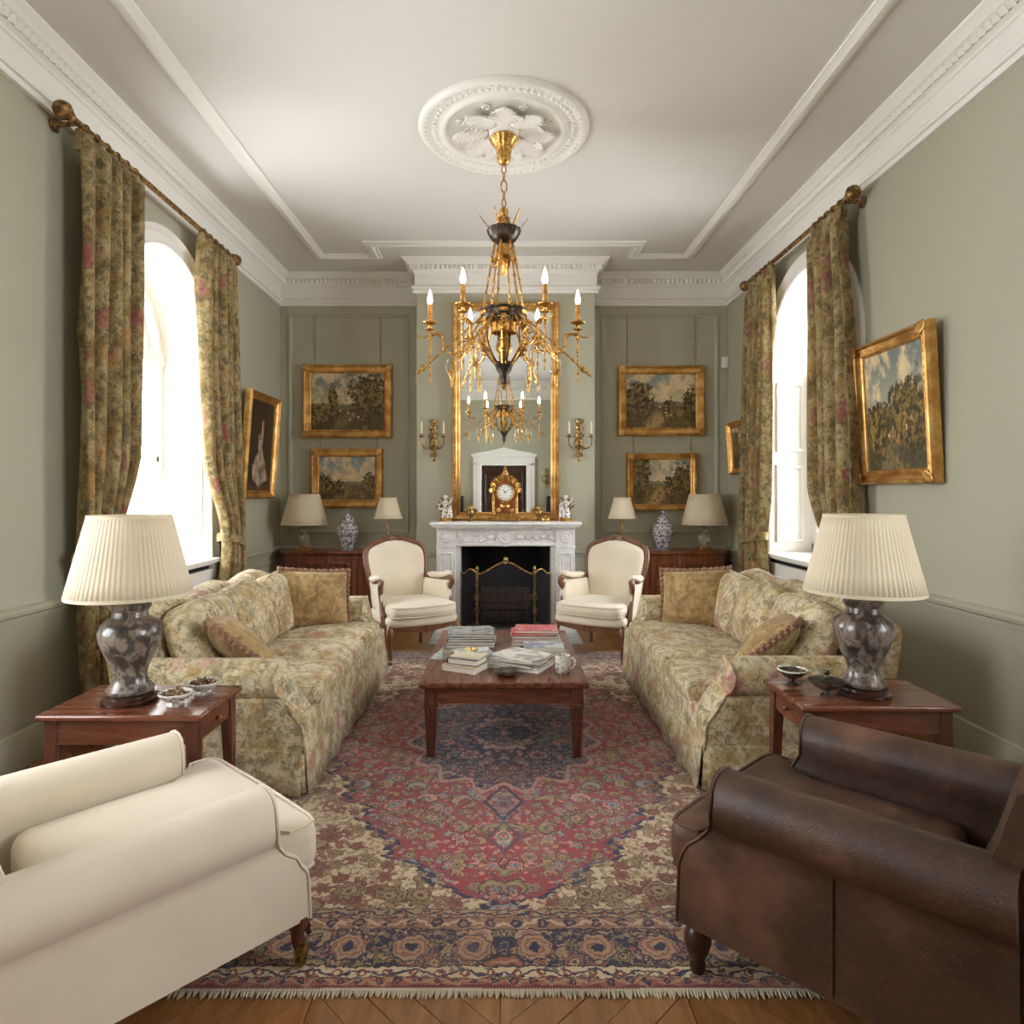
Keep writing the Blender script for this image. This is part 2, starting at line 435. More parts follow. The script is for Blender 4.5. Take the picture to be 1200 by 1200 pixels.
def chintz(name, pale, base1, base2, leafc, bloomc, vine, sc=1.0, trans=0.0, mapz=1.0, bloom=.34, cover=.5, bl_on=.45):
    """printed linen: mottled ground, leaf sprays, open blooms and fine drawn stems"""
    g = G(name); v0 = g.vmul(g.co(), (sc, sc, sc*mapz)); v = g.warp(v0, 6, .14, 4)
    n = g.noise(v, 7, 5, .65)
    col = g.ramp(n, [(.30, base2), (.44, base1), (.56, pale), (.70, base1)])
    m1 = g.noise(g.vadd(v, (3, 1, 7)), 9, 4, .6); m2 = g.noise(g.vadd(v, (9, 4, 2)), 13, 4, .6)
    col = g.mix(g.step(m1, .55, .63)*.6, col, leafc[0]); col = g.mix(g.step(m2, .57, .63)*.6, col, leafc[1])
    d1, k1 = g.vor(g.warp(v0, 15, .08, 3), 24); kr, kg, kb = g.sep(k1)
    lc = g.ramp(kr, [(0, leafc[0]), (.3, leafc[1]), (.55, leafc[2]), (.8, leafc[3])], 'CONSTANT')
    on = g.step(kg, 1-cover-.02, 1-cover+.02)
    rim = g.step(abs(d1-.42), .07, .03)*on
    col = g.mix(g.step(d1, .46, .36)*on*.62, col, g.mix(g.step(d1, .12, .05), lc, pale)); col = g.mix(rim*.4, col, vine)
    d2, k2 = g.vor(g.warp(v0, 11, .085, 3), 5.6); br, bg_, bb = g.sep(k2)
    bon = g.step(bg_, 1-bl_on-.01, 1-bl_on+.01)
    pet = g.noise(g.vadd(v, (1, 8, 3)), 22, 3)
    bc = g.ramp(br, [(0, bloomc[0]), (.38, bloomc[1]), (.7, bloomc[2])], 'CONSTANT')
    bc = g.mix(g.step(pet, .42, .58)*.7, bc, g.mix(.5, bc, pale)); bc = g.mix(g.step(d2, .12, .05)*.6, bc, base2)
    col = g.mix(g.step(d2, bloom, bloom-.09)*bon*.8, col, bc)
    for off, s_, w_, a_ in ((0, 10, .020, .5), (5, 19, .028, .38)):
        vn = g.noise(g.vadd(v0, (off, off*.6, 1)), s_, 3, .55, .8); col = g.mix(g.step(abs(vn-.5), w_, .006)*a_, col, vine)
    wv = g.noise(v0, 210, 3, .75); st = g.noise(g.vmul(v0, (20, 20, 160)), 2, 3)
    col = g.mix(g.step(wv, .45, .75)*.35, col, base2); col = g.mix(g.step(st, .5, .75)*.18, col, pale)
    g.done(col, .9, normal=g.bump(wv, .22, .003), Sheen_Weight=.1)
    if trans: g.add_translucent(col, trans)
    return g.mat
M['chintz'] = chintz('floral_sofa_chintz', c8(208, 196, 166), c8(186, 166, 124), c8(150, 120, 72),
    (c8(128, 124, 96), c8(166, 130, 66), c8(116, 116, 104), c8(138, 100, 72)),
    (c8(164, 96, 98), c8(190, 146, 132), c8(164, 124, 66)), c8(88, 70, 52), 1.0, bl_on=.55)
M['curtain'] = chintz('floral_curtain_linen', c8(178, 160, 116), c8(146, 122, 74), c8(112, 88, 48),
    (c8(92, 92, 66), c8(150, 114, 54), c8(76, 78, 62), c8(112, 72, 46)),
    (c8(158, 74, 80), c8(184, 138, 80), c8(150, 84, 82)), c8(62, 48, 34), 1.0, .16, .8, .38)
M['floralcushion'] = chintz('pale_floral_cushion', c8(226, 216, 186), c8(208, 190, 146), c8(180, 152, 98),
    (c8(150, 146, 112), c8(184, 150, 82), c8(134, 138, 122), c8(160, 124, 90)),
    (c8(190, 112, 112), c8(206, 166, 148), c8(180, 142, 82)), c8(112, 92, 68), 1.5)

# the carpet: mirrored medallion design in metres from the carpet's centre
def rug_material(W, L):
    g = G('persian_carpet_wool'); x, y, z = g.sep(g.co())
    wn = g.noise(g.comb(x, y), 20, 3, .6, 0, True); wr, wg, wb = g.sep(wn)
    w2 = g.noise(g.comb(x, y), 55, 2, .6, 0, True); xr, xg, xb = g.sep(w2)
    u = abs(x) + (wr-.5)*.04 + (xr-.5)*.022; v = abs(y) + (wg-.5)*.04 + (xg-.5)*.022
    uv = g.comb(u, v)
    red, dred = c8(168, 56, 64), c8(130, 40, 50); cream, tan = c8(206, 186, 154), c8(168, 138, 108)
    navy, teal = c8(38, 42, 72), c8(124, 144, 142); rust, olive, pink = c8(122, 62, 52), c8(132, 118, 84), c8(196, 134, 122)
    def motif(sc, R_, pet, wsc, wam, rand=.75):
        """one printed motif per cell: flower profile d (1 = its outline), angle, leaf crescent e and the cell's random numbers"""
        w = g.warp(uv, wsc, wam) if wam else uv
        n = g.n('TexVoronoi'); n.voronoi_dimensions = '2D'; g.put(n.inputs['Vector'], w); n.inputs['Scale'].default_value = sc; n.inputs['Randomness'].default_value = rand
        r1, r2, r3 = g.sep(S(g, n.outputs['Color']))
        lx, ly, lz = g.sep(g.vadd(w, S(g, n.outputs['Position']), 'SUBTRACT'))
        rad = g.m('SQRT', lx*lx + ly*ly); an_ = g.m('ARCTAN2', ly, lx)
        d = rad/R_*(1.0 + .16*g.cos(an_*float(pet) + r1*6.0))
        ph = r2*6.283; ex = lx - g.cos(ph)*R_*.42; ey = ly - g.sin(ph)*R_*.42
        e2 = g.m('SQRT', ex*ex + ey*ey)/(R_*.80)
        cres = g.mx(rad/R_, 1.75 - e2)                # crescent: in the disc, outside the shifted disc
        return d, cres, r1, r2, r3
    big = motif(7.6, .047, 8, 9, .03); med = motif(14.5, .0265, 6, 16, .015); sml = motif(34.0, .0105, 3, 30, .008, .9)
    sG = sml[3]; sml_d = sml[0]
    vn = g.noise(uv, 11, 2, .5, .8); vine = g.step(abs(vn-.5), .018, .007)
    vn2 = g.noise(g.vadd(uv, (3, 7, 0)), 21, 2, .5, .5); vine2 = g.step(abs(vn2-.5), .028, .010)
    def flowers(col, cols, outline, cover=.25, vc=None):
        if vc is not None: col = g.mix(g.mx(vine, vine2)*.8, col, vc)
        d, cr, r1, r2, r3 = sml
        col = g.mix(g.step(d, 1.0, .85)*g.step(r3, .35, .36)*.85, col, g.ramp(r1, [(0, cols[0]), (.25, cols[1]), (.5, cols[2]), (.75, cols[3])], 'CONSTANT'))
        for (d, cr, r1, r2, r3), on_t in ((med, .18), (big, cover)):
            c1 = g.ramp(r1, [(0, cols[1]), (.25, cols[2]), (.5, cols[0]), (.75, cols[3])], 'CONSTANT')
            c2 = g.ramp(r1, [(0, cols[3]), (.25, cols[0]), (.5, cols[2]), (.75, cols[1])], 'CONSTANT')
            on = g.step(r3, on_t, on_t+.01); kind = g.step(r2, .44, .45)          # flower or leaf scroll
            f1 = on*kind; f2 = on*(1.0-kind)
            col = g.mix(g.step(d, 1.22, 1.12)*f1*.95, col, outline); col = g.mix(g.step(d, 1.02, .94)*f1, col, c1)
            col = g.mix(g.step(abs(d-.60), .12, .07)*f1*.8, col, outline); col = g.mix(g.step(d, .52, .46)*f1, col, c2); col = g.mix(g.step(d, .22, .16)*f1, col, outline)
            col = g.mix(g.step(cr, 1.16, 1.06)*f2*.95, col, outline); col = g.mix(g.step(cr, 1.0, .92)*f2, col, c1); col = g.mix(g.step(cr, .72, .64)*f2*.8, col, c2)
        return col
    fred = flowers(g.mix(g.noise(uv, 6, 3), red, dred), (tan, teal, olive, pink), c8(84, 36, 46), .55, c8(96, 92, 92))
    fcream = flowers(g.mix(g.noise(uv, 5, 3), c8(212, 194, 164), c8(190, 168, 136)), (c8(128, 76, 62), c8(140, 120, 88), c8(144, 92, 74), c8(160, 132, 100)), c8(92, 56, 48), .52, c8(118, 84, 68))
    fnavy = flowers(navy, (c8(176, 126, 118), c8(150, 130, 112), c8(122, 70, 68), c8(96, 104, 116)), c8(28, 30, 50), .5, c8(150, 120, 112))
    fpale = flowers(c8(184, 150, 136), (c8(150, 92, 88), c8(96, 92, 110), c8(190, 170, 150), navy), c8(70, 60, 78), .3, c8(84, 70, 88))
    # red field against cream corners, scalloped edge with a navy outline
    VT = 1.55
    q = g.mx(1.0 - v/VT, 0.0001)
    ub = 1.0*q**.58 + g.sin(v*26.0)*.03*g.step(q, 0, .15) + g.m('PINGPONG', v*1.0, .075)*.5 + g.step(g.sin(v*84.0), -.2, .2)*.03
    du = u - ub
    col = g.mix(g.step(du, -.004, .004), fred, fcream)
    col = g.mix(g.step(abs(du), .015, .010), col, navy)
    col = g.mix(g.step(abs(du+.05), .010, .006)*.7, col, c8(120, 60, 66))
    # pendants on the long axis and the lobed centre medallion
    lo = u/.09 + abs(v-.84)/.17
    col = g.mix(g.step(lo, 1.05, .98), col, navy); col = g.mix(g.step(lo, .86, .80), col, g.mix(.5, fpale, fred))
    lo2 = u/.07 + abs(v-1.14)/.12
    col = g.mix(g.step(abs(lo2-.95), .12, .08)*.85, col, c8(64, 66, 84)); col = g.mix(g.step(abs(lo2-.5), .12, .06)*.7, col, c8(196, 164, 140))
    th = g.m('ARCTAN2', v/.66, u/.47)
    rm = g.m('SQRT', (u/.47)*(u/.47) + (v/.66)*(v/.66))*(1.0 + .07*g.cos(th*16.0))
    col = g.mix(g.step(rm, 1.10, 1.07), col, c8(176, 130, 120)); col = g.mix(g.step(rm, 1.05, 1.02), col, fnavy)
    col = g.mix(g.step(rm, .47, .44), col, navy); col = g.mix(g.step(rm, .42, .38), col, fpale)
    # borders, counted from the outer edge
    de = g.mn(W - u, L - v)
    side = (W-u) < (L-v)
    t = side*v + (1.0-side)*u
    dm = de - .168
    tt = g.m('PINGPONG', t, .19) - .095
    rr = g.m('SQRT', tt*tt + dm*dm); an = g.m('ARCTAN2', dm, tt)
    main = flowers(navy, (tan, c8(150, 92, 78), olive, c8(184, 150, 124)), c8(40, 34, 52), .25, tan)
    pr = rr*(1.0 + .07*g.cos(an*8.0)) + (wb-.5)*.012
    main = g.mix(g.step(pr, .064, .060), main, navy)
    main = g.mix(g.step(pr, .058, .054), main, g.mix(g.step(g.sin(pr*300.0 + an*2.0), 0.0, .4), c8(170, 140, 112), c8(142, 92, 80)))
    main = g.mix(g.step(pr, .02, .016), main, navy)
    def guard(base, c1, c2, per, mid, wid):
        a = g.m('PINGPONG', t, per) - per/2; b = de - mid
        r2 = g.m('SQRT', a*a + b*b)
        k = g.mix(g.step(abs(b + g.sin(t*(PI/per))*wid*.3), .006, .003), base, c2)
        k = g.mix(g.step(r2, wid*.42, wid*.36), k, c1); k = g.mix(g.step(r2, wid*.2, wid*.16), k, base)
        return g.mix(g.step(sml_d, .9, .75)*g.step(sG, .5, .52)*.7, k, c2)
    g1 = guard(cream, rust, navy, .075, .062, .036); g2 = guard(c8(150, 84, 72), navy, tan, .055, .030, .03)
    g3 = guard(c8(146, 104, 86), navy, c8(196, 170, 140), .085, .280, .05); g4 = guard(c8(164, 138, 110), rust, navy, .06, .326, .03)
    b = g.mix(g.step(de, .352, .349), col, c8(70, 46, 48))
    b = g.mix(g.step(de, .347, .344), b, g4); b = g.mix(g.step(de, .309, .306), b, c8(60, 40, 50))
    b = g.mix(g.step(de, .304, .301), b, g3); b = g.mix(g.step(de, .254, .251), b, c8(34, 32, 50)); b = g.mix(g.step(de, .249, .246), b, main)
    b = g.mix(g.step(de, .092, .089), b, c8(44, 30, 40)); b = g.mix(g.step(de, .086, .083), b, g1)
    b = g.mix(g.step(de, .047, .044), b, c8(60, 34, 40)); b = g.mix(g.step(de, .043, .040), b, g2); b = g.mix(g.step(de, .014, .011), b, c8(110, 44, 50))
    wear = g.noise(g.comb(x, y), 3.2, 4, .6); kn = g.noise(g.comb(x, y*1.4), 240, 2, .8); rows = g.noise(g.comb(x*1.0, y*9.0), 26, 2, .6)
    b = g.mix(g.step(wear, .5, .8)*.35, b, c8(170, 148, 126)); b = g.mix(g.step(kn, .5, .72)*.38, b, c8(58, 38, 40)); b = g.mix(g.step(kn, .46, .3)*.25, b, c8(196, 170, 146))
    b = g.mix(g.step(rows, .55, .75)*.18, b, c8(90, 60, 56))
    return g.done(b, .95, normal=g.bump(kn, .35, .006), Sheen_Weight=.15)

# oil paintings: generic landscapes worked out from sky, cloud, ground and tree masks
def landscape(name, seed, horizon=.42, trees=((.1, .25, .5),), reds=0.0, skyc=(c8(112, 126, 136), c8(176, 166, 140)), groundc=(c8(62, 56, 34), c8(104, 88, 54)), pale=.5):
    g = G(name); x, y, z = g.sep(g.co('Generated'))
    p = g.comb(x*1.35, z, float(seed)*3.1); n1 = g.noise(p, 4.5, 5, .6); n2 = g.noise(p, 14, 5, .65); n3 = g.noise(g.vadd(p, (4, 2, 9)), 32, 4, .7)
    cl = g.step(n1 + (z-horizon)*.1, .46, .66)
    sky = g.mix(g.step(z, horizon, 1.0), skyc[1], skyc[0]); sky = g.mix(cl*.75, sky, c8(200, 182, 150)); sky = g.mix(g.step(n2, .5, .7)*.35, sky, c8(92, 100, 104))
    hz = z - horizon - (n1-.5)*.16
    gr = g.mix(n2, groundc[0], groundc[1]); pa = abs(x - .55 - (z-horizon)*.5 - (n1-.5)*.3); gr = g.mix(g.step(pa, .16, .04)*pale*g.step(z, horizon+.05, .1), gr, c8(164, 142, 98))
    gr = g.mix(g.step(n2, .5, .62)*.75, gr, c8(46, 40, 24)); gr = g.mix(g.step(n1, .56, .66)*.5, gr, c8(150, 116, 70)); gr = g.mix(g.step(n3, .56, .68)*.5, gr, c8(40, 38, 24))
    col = g.mix(g.step(hz, .02, -.02), sky, gr)
    far = g.step(abs(hz-.03 - (n2-.5)*.12), .07, .04); col = g.mix(far*.8, col, c8(70, 70, 52))
    for cx, rx, top in trees:
        dx = (x - cx)/rx; dz = (z - top*.62)/(top*.44)
        rr = g.m('SQRT', dx*dx + dz*dz) + (n1-.5)*1.2 + (n2-.5)*1.6 + (n3-.5)*.9
        col = g.mix(g.step(rr, 1.0, .82), col, g.mix(g.step(n2*.6+n3*.4, .44, .58), c8(40, 36, 22), c8(124, 104, 58)))
        tk = g.mx(abs(x-cx-(n2-.5)*.10-(n1-.5)*.1) - .007, z - top*.55)
        col = g.mix(g.step(tk, .008, -.004)*.7, col, c8(50, 38, 24))
    d, c = g.vor(g.warp(p, 20, .05), 17); cr, cg, cb = g.sep(c)
    fig = g.step(d, .42, .26)*g.step(abs(z-horizon+.09+(n1-.5)*.3), .13, .05)*g.step(cg, .60, .62)*g.step(abs(x-.5+(n1-.5)*.5), .34, .2)
    fc = g.ramp(cr, [(0, c8(196, 176, 146)), (.35, c8(160, 84, 62) if reds else c8(150, 128, 96)), (.65, c8(176, 70, 62) if reds else c8(190, 168, 130)), (.85, c8(74, 66, 64))], 'CONSTANT')
    col = g.mix(fig*.85, col, fc)
    col = g.mix(1.0, col, (1.55, 1.45, 1.25, 1), 'MULTIPLY')
    return g.done(col, .55, normal=g.bump(n3, .25, .003))
def dark_portrait(name):
    g = G(name); x, y, z = g.sep(g.co('Generated')); p = g.comb(x, z, 2.0); n = g.noise(p, 6, 4); n2 = g.noise(p, 20, 4)
    col = g.mix(n, c8(30, 26, 22), c8(52, 42, 32))
    # a pale standing mass: lit sleeve and drapery with a tall plume above
    cx = .50 + (.45-z)*.12 + (n2-.5)*.22; w = .02 + g.step(z, .66, .08)*.30*g.step(z, .04, .14)
    body = g.step(abs(x-cx + (n-.5)*.42) - w, .025, -.01)*g.step(z, .66, .58)
    plume = g.step(abs(x-.55+(n2-.5)*.02), .05, .035)*g.step(z, .52, .56)*g.step(z, .82, .76)
    col = g.mix(body*.9, col, g.mix(g.step(n, .35, .7), c8(120, 98, 78), c8(212, 192, 166)))
    col = g.mix(plume*.85, col, g.mix(n2, c8(150, 108, 78), c8(206, 170, 132)))
    col = g.mix(g.step(z, .12, .02)*.6, col, c8(96, 62, 44))
    return g.done(col, .45)
def cover(name, c1, c2, sc=14.0, stripe=0.0):
    g = G(name); v = g.co(); n = g.noise(v, sc, 4, .6); k = g.noise(g.vadd(v, (3, 5, 1)), sc*2.2, 3)
    col = g.mix(g.step(n, .45, .6), c1, c2); col = g.mix(g.step(k, .58, .66)*.5, col, c8(228, 222, 214))
    return g.done(col, .25, Coat_Weight=.35)

# ================================================================ THE ROOM
def struct(o): o['kind'] = 'structure'; return o
struct(MB().add([(-WX,YB,0),(BX0,YB,0),(BX0,YC,0),(-.46,YC,0),(-.46,YC,.88),(.496,YC,.88),(.496,YC,0),(BX1,YC,0),(BX1,YB,0),(WX,YB,0),
    (-WX,YB,ZC),(BX0,YB,ZC),(BX0,YC,ZC),(-.46,YC,ZC),(.496,YC,ZC),(BX1,YC,ZC),(BX1,YB,ZC),(WX,YB,ZC)],
    [(0,1,11,10),(1,2,12,11),(2,3,4,13,12),(4,5,14,13),(5,6,7,15,14),(7,8,16,15),(8,9,17,16)]).build('wall_back', M['wall'], smooth=False))
def side_wall(s, name):
    mb = MB(); X = s*WX
    def q(y0, y1, z00, z01, z10, z11): mb.add([(X,y0,z00),(X,y1,z10),(X,y1,z11),(X,y0,z01)], [(0,1,2,3)])
    y = YF
    for ss, yc, r in sorted(WINDOWS, key=lambda w: w[1]):
        if ss != s: continue
        q(y, yc-r, 0, ZC, 0, ZC); q(yc-r, yc+r, 0, SILL, 0, SILL)
        n = 24
        for i in range(n):
            a0, a1 = PI - PI*i/n, PI - PI*(i+1)/n
            q(yc+r*math.cos(a0), yc+r*math.cos(a1), SPRING+r*math.sin(a0), ZC, SPRING+r*math.sin(a1), ZC)
        y = yc + r
    q(y, YB, 0, ZC, 0, ZC)
    return struct(mb.build(name, M['wall'], smooth=False))
side_wall(-1, 'wall_left'); side_wall(1, 'wall_right')
struct(MB().add([(-WX,YF,0),(-.5,YF,0),(-.5,YF,2.02),(.5,YF,2.02),(.5,YF,0),(WX,YF,0),(WX,YF,ZC),(.5,YF,ZC),(-.5,YF,ZC),(-WX,YF,ZC)],
    [(0,1,2,8,9),(2,3,7,8),(3,4,5,6,7)]).build('wall_front', M['wall'], smooth=False))
struct(MB().box(-WX-.1, WX+.1, YF-.1, YB+.1, ZC, ZC+.06).build('ceiling', M['plaster'], smooth=False))

# floor: sub-floor and chevron oak boards (single boards where they show, the rest joined)
floor = struct(MB().box(-WX-.45, WX+.45, YF-.1, YB+.1, -.06, -.014).build('floor', M['oak'], smooth=False))
rest = MB(); CW, PW, GAP = .52, .13, .0016
for k in range(-6, 6):
    x0 = -.53 + CW*k; x1 = x0 + CW
    rise = CW if k % 2 else -CW
    cx0, cx1 = max(x0, -WX), min(x1, WX)
    if cx1 - cx0 < .02: continue
    i0 = int((YF - CW)/PW)
    for i in range(i0, int((YB+CW)/PW)+1):
        ya = i*PW
        yl = [(cx0-x0)/CW*rise + ya, (cx1-x0)/CW*rise + ya]
        pts = [(cx0+GAP, yl[0]+GAP), (cx1-GAP, yl[1]+GAP), (cx1-GAP, yl[1]+PW-GAP), (cx0+GAP, yl[0]+PW-GAP)]
        ym = (yl[0]+yl[1]+PW)/2
        if max(p[1] for p in pts) < YF+.02 or min(p[1] for p in pts) > YB-.02: continue
        pts = [(a, max(YF, min(YB, b))) for a, b in pts]
        lift = random.uniform(-.0006, .0006)
        if (1.38 < ym < 2.0 and abs(x0+CW/2) < 1.7) or (5.55 < ym < 6.75 and abs(x0+CW/2) < 1.2):
            cx, cy = (cx0+cx1)/2, ym
            b = MB().prism([(a-cx, c-cy) for a, c in pts], -.013, lift, 'z').build('plank', M['oak'], floor, smooth=False)
            b.location = (cx, cy, 0)
        else:
            rest.prism(pts, -.013, lift, 'z')
o = rest.build('plank_field', M['oak'], floor, smooth=False); o['kind'] = 'stuff'

# mouldings
tn = 0
def trim(mb, mat, angle=30):
    global tn
    tn += 1
    return struct(mb.build('trim_%d' % tn, mat, angle=angle))
# outline runs anticlockwise so that the left of travel is the inside of the room
OUT = [(WX,YF),(WX,YB),(BX1,YB),(BX1,YC),(BX0,YC),(BX0,YB),(-WX,YB),(-WX,YF)]
cor = [(0,3.46),(.03,3.46),(.035,3.475),(.035,3.49),(.05,3.495),(.055,3.51),(.05,3.525),(.025,3.535),(.018,3.545),(.018,3.665),(.03,3.67),(.035,3.685),(.06,3.70),(.065,3.735),(.09,3.745),(.10,3.76),(.135,3.785),(.14,ZC+.002),(0,ZC+.002)]
mb = MB(); sweep_plan(mb, OUT, cor, True); cornice = trim(mb, M['white'])
def along(path, step, off):
    P = [Vector(p) for p in path]
    for i in range(len(P)):
        a, b = P[i], P[(i+1) % len(P)]; d = (b-a); L = d.length; d.normalize(); n = Vector((-d.y, d.x))
        k = max(1, int(L/step))
        for j in range(k):
            q = a + d*((j+.5)*L/k) + n*off
            yield q.x, q.y, math.atan2(d.y, d.x)
orn = MB()
for x, y, a in along(OUT, .048, .062):                                # egg-and-leaf enrichment of the cornice
    if y < 2.3 and abs(x) > 2.2: continue
    orn.add([(-.021,-.004,3.698),(0,.018,3.692),(.021,-.004,3.698),(-.018,.008,3.735),(0,.022,3.74),(.018,.008,3.735),(0,.026,3.714)], [(0,1,6),(1,2,6),(2,5,6),(5,4,6),(4,3,6),(3,0,6)], T(x, y, 0, a))
o = orn.build('leaf_enrichment', M['white'], cornice); o['kind'] = 'stuff'
# ceiling panel moulding with the step around the chimney breast
cm = [(-.055,ZC+.001),(-.055,ZC-.012),(-.03,ZC-.016),(-.02,ZC-.03),(.012,ZC-.034),(.03,ZC-.02),(.055,ZC-.012),(.055,ZC+.001)]
mb = MB(); sweep_plan(mb, [(1.86,-.6),(1.86,6.55),(1.30,6.55),(1.30,6.22),(-1.29,6.22),(-1.29,6.55),(-1.86,6.55),(-1.86,-.6)], cm, True); trim(mb, M['white'])
# dado rail and baseboard, broken by the windows and the fireplace
dado = [(0,.745),(.018,.75),(.02,.772),(.035,.782),(.04,.80),(.03,.812),(.012,.82),(0,.822)]
base = [(0,0),(.022,0),(.022,.15),(.014,.165),(.012,.18),(0,.19)]
runs = {'right': [[(WX,YF),(WX,1.25-.82)],[(WX,1.25+.82),(WX,5.28-.86)],[(WX,5.28+.86),(WX,YB),(BX1,YB),(BX1,YC),(.74,YC)]],
        'left': [[(-.70,YC),(BX0,YC),(BX0,YB),(-WX,YB),(-WX,4.75+.82)],[(-WX,4.75-.82),(-WX,1.55+.82)],[(-WX,1.55-.82),(-WX,YF)]]}
for k, rr in runs.items():
    mb = MB(); bb = MB()
    for r in rr: sweep_plan(mb, r, dado); sweep_plan(bb, r, base)
    trim(mb, M['wall'])
    struct(bb.build('baseboard_' + k, M['wall']))
# wall panel mouldings
pp = [(0,0),(0,.014),(.008,.018),(.018,.012),(.026,.014),(.036,.006),(.04,0)]
def wall_panel(x0, x1, z0, z1, y):
    mb = MB(); rect_frame(mb, x1-x0, z1-z0, pp, T((x0+x1)/2, y, (z0+z1)/2)); trim(mb, M['wall'], 20)
wall_panel(-2.37, -1.045, .965, 3.37, YB); wall_panel(1.075, 2.36, .965, 3.37, YB)
wall_panel(-2.37, -1.0, .26, .68, YB); wall_panel(1.03, 2.36, .26, .68, YB)
for s, y0, y1, n in ((-1, 5.70, 7.05, 'l'), (1, 6.22, 7.05, 'r')):
    mb = MB(); rect_frame(mb, y1-y0, .42, pp, T(s*WX, (y0+y1)/2, .47, -s*PI/2)); trim(mb, M['wall'], 20)

# windows: deep arched reveals, sash frames, panes, sill and casing
def outline(r, o=0.0, n=24, z0=SILL):
    p = [(r+o, z0)]
    p += [((r+o)*math.cos(PI*i/n), SPRING+(r+o)*math.sin(PI*i/n)) for i in range(n+1)]
    return p + [(-(r+o), z0)]
def window(idx, s, yc, r):
    root = struct(thing('window_%d' % idx, None, None, (s*WX, yc, 0), 0))
    P = lambda d, y, z: (s*d, y, z)                # d: outwards from the room face
    mb = MB()
    mb.loft([[P(-.001, y, z) for y, z in outline(r)], [P(.46, y, z) for y, z in outline(r)]], closed=False)
    for sg in (-1, 1):                              # raised panels of the shutter boxes
        for z0, z1 in ((.95, 1.66), (1.78, 2.42)):
            m = MB(); rect_frame(m, .26, z1-z0, pp)
            M4 = T(s*.17, sg*(r-.002), (z0+z1)/2, 0 if sg > 0 else PI)
            mb.add(m.v, m.f, M4)
    mb.build('reveal', M['white'], root, angle=30)
    mb = MB()
    pr = [(0,.0),(0,.02),(.012,.032),(.03,.03),(.04,.018),(.095,.018),(.105,.03),(.125,.042),(.145,.03),(.145,0)]
    rings = []
    for (y, z), (y2, z2) in zip(outline(r, 0), outline(r, 1.0)):
        rings.append([P(-d, y+(y2-y)*o, z+(z2-z)*o) for o, d in pr])
    mb.loft(rings); mb.build('architrave', M['white'], root, angle=30)
    d0, d1 = .37, .43
    mb = MB()
    def ring(o0, o1, z0=SILL):
        A = outline(r, o0, z0=z0); B = outline(r, o1, z0=z0)
        mb.loft([[P(d0,*a), P(d1,*a), P(d1,*b), P(d0,*b)] for a, b in zip(A, B)])
    def bar(y0, y1, z0, z1, e=0.0): mb.box(min(s*(d0-e), s*d1), max(s*(d0-e), s*d1), y0, y1, z0, z1)
    ring(.01, -.07)
    bar(-r, r, SILL-.02, SILL+.08); bar(-r, r, SPRING-.07, SPRING+.03, .02); bar(-.045, .045, SILL, SPRING, .01)
    for sg in (-1, 1):
        a, b = sorted((sg*.045, sg*(r-.07)))
        bar(a, a+.035, SILL+.08, SPRING-.07); bar(b-.035, b, SILL+.08, SPRING-.07)
        bar(a, b, 1.66, 1.70)
    mb.tube([P(.40, (r*.5)*math.cos(PI*i/16), SPRING+(r*.5)*math.sin(PI*i/16)) for i in range(17)], .016, 6)
    for a in (45, 90, 135):
        a = R(a); mb.tube([P(.40, r*.5*math.cos(a), SPRING+r*.5*math.sin(a)), P(.40, (r-.05)*math.cos(a), SPRING+(r-.05)*math.sin(a))], .016, 6)
    mb.build('window_frame', M['white'], root, angle=30)
    for sg in (-1, 1):
        a, b = sorted((sg*.08, sg*(r-.105)))
        for z0, z1 in ((SILL+.08, 1.66), (1.70, SPRING-.07)):
            MB().add([P(.40,a,z0),P(.40,b,z0),P(.40,b,z1),P(.40,a,z1)], [(0,1,2,3)]).build('pane', M['pane'], root, False)
    for k in range(4):
        aa = [R(45*k + 45*j/6) for j in range(7)]
        pts = [P(.40, (r*.5)*math.cos(a), SPRING+(r*.5)*math.sin(a)) for a in aa] + [P(.40, (r-.06)*math.cos(a), SPRING+(r-.06)*math.sin(a)) for a in reversed(aa)]
        MB().add(pts, [tuple(range(14))]).build('pane', M['pane'], root, False)
    MB().add([P(.40, r*.5*math.cos(PI*j/12), SPRING+r*.5*math.sin(PI*j/12)) for j in range(13)], [tuple(range(13))]).build('pane', M['pane'], root, False)
    a, b = sorted((s*-.09, s*.40))
    MB().box(a, b, -r-.1, r+.1, SILL-.035, SILL).build('window_sill', M['white'], root, bevel=.006)
    a, b = sorted((s*-.05, 0.0))
    mb = MB(); mb.box(a, b, -r-.06, r+.06, 0, SILL-.085)
    for y0, y1 in ((-r-.06, -r+.02), (r-.02, r+.06)): mb.box(a, b, y0, y1, SILL-.085, SILL-.035)
    mb.box(a, b, -r+.02, r-.02, SILL-.05, SILL-.035)
    for y0 in (-r+.05, .03):
        m = MB(); rect_frame(m, r-.08, .5, pp); mb.add(m.v, m.f, T(s*-.05, y0+(r-.08)/2, .42, -s*PI/2))
    mb.build('casing', M['white'], root, angle=30)
    a, b = sorted((s*-.02, 0.005*s))
    MB().box(a, b, -r+.02, r-.02, SILL-.085, SILL-.05).build('vent', M['black'], root, False)
for i, w in enumerate(WINDOWS): window(i+1, *w)  # the near pair is out of view, added for foreground light

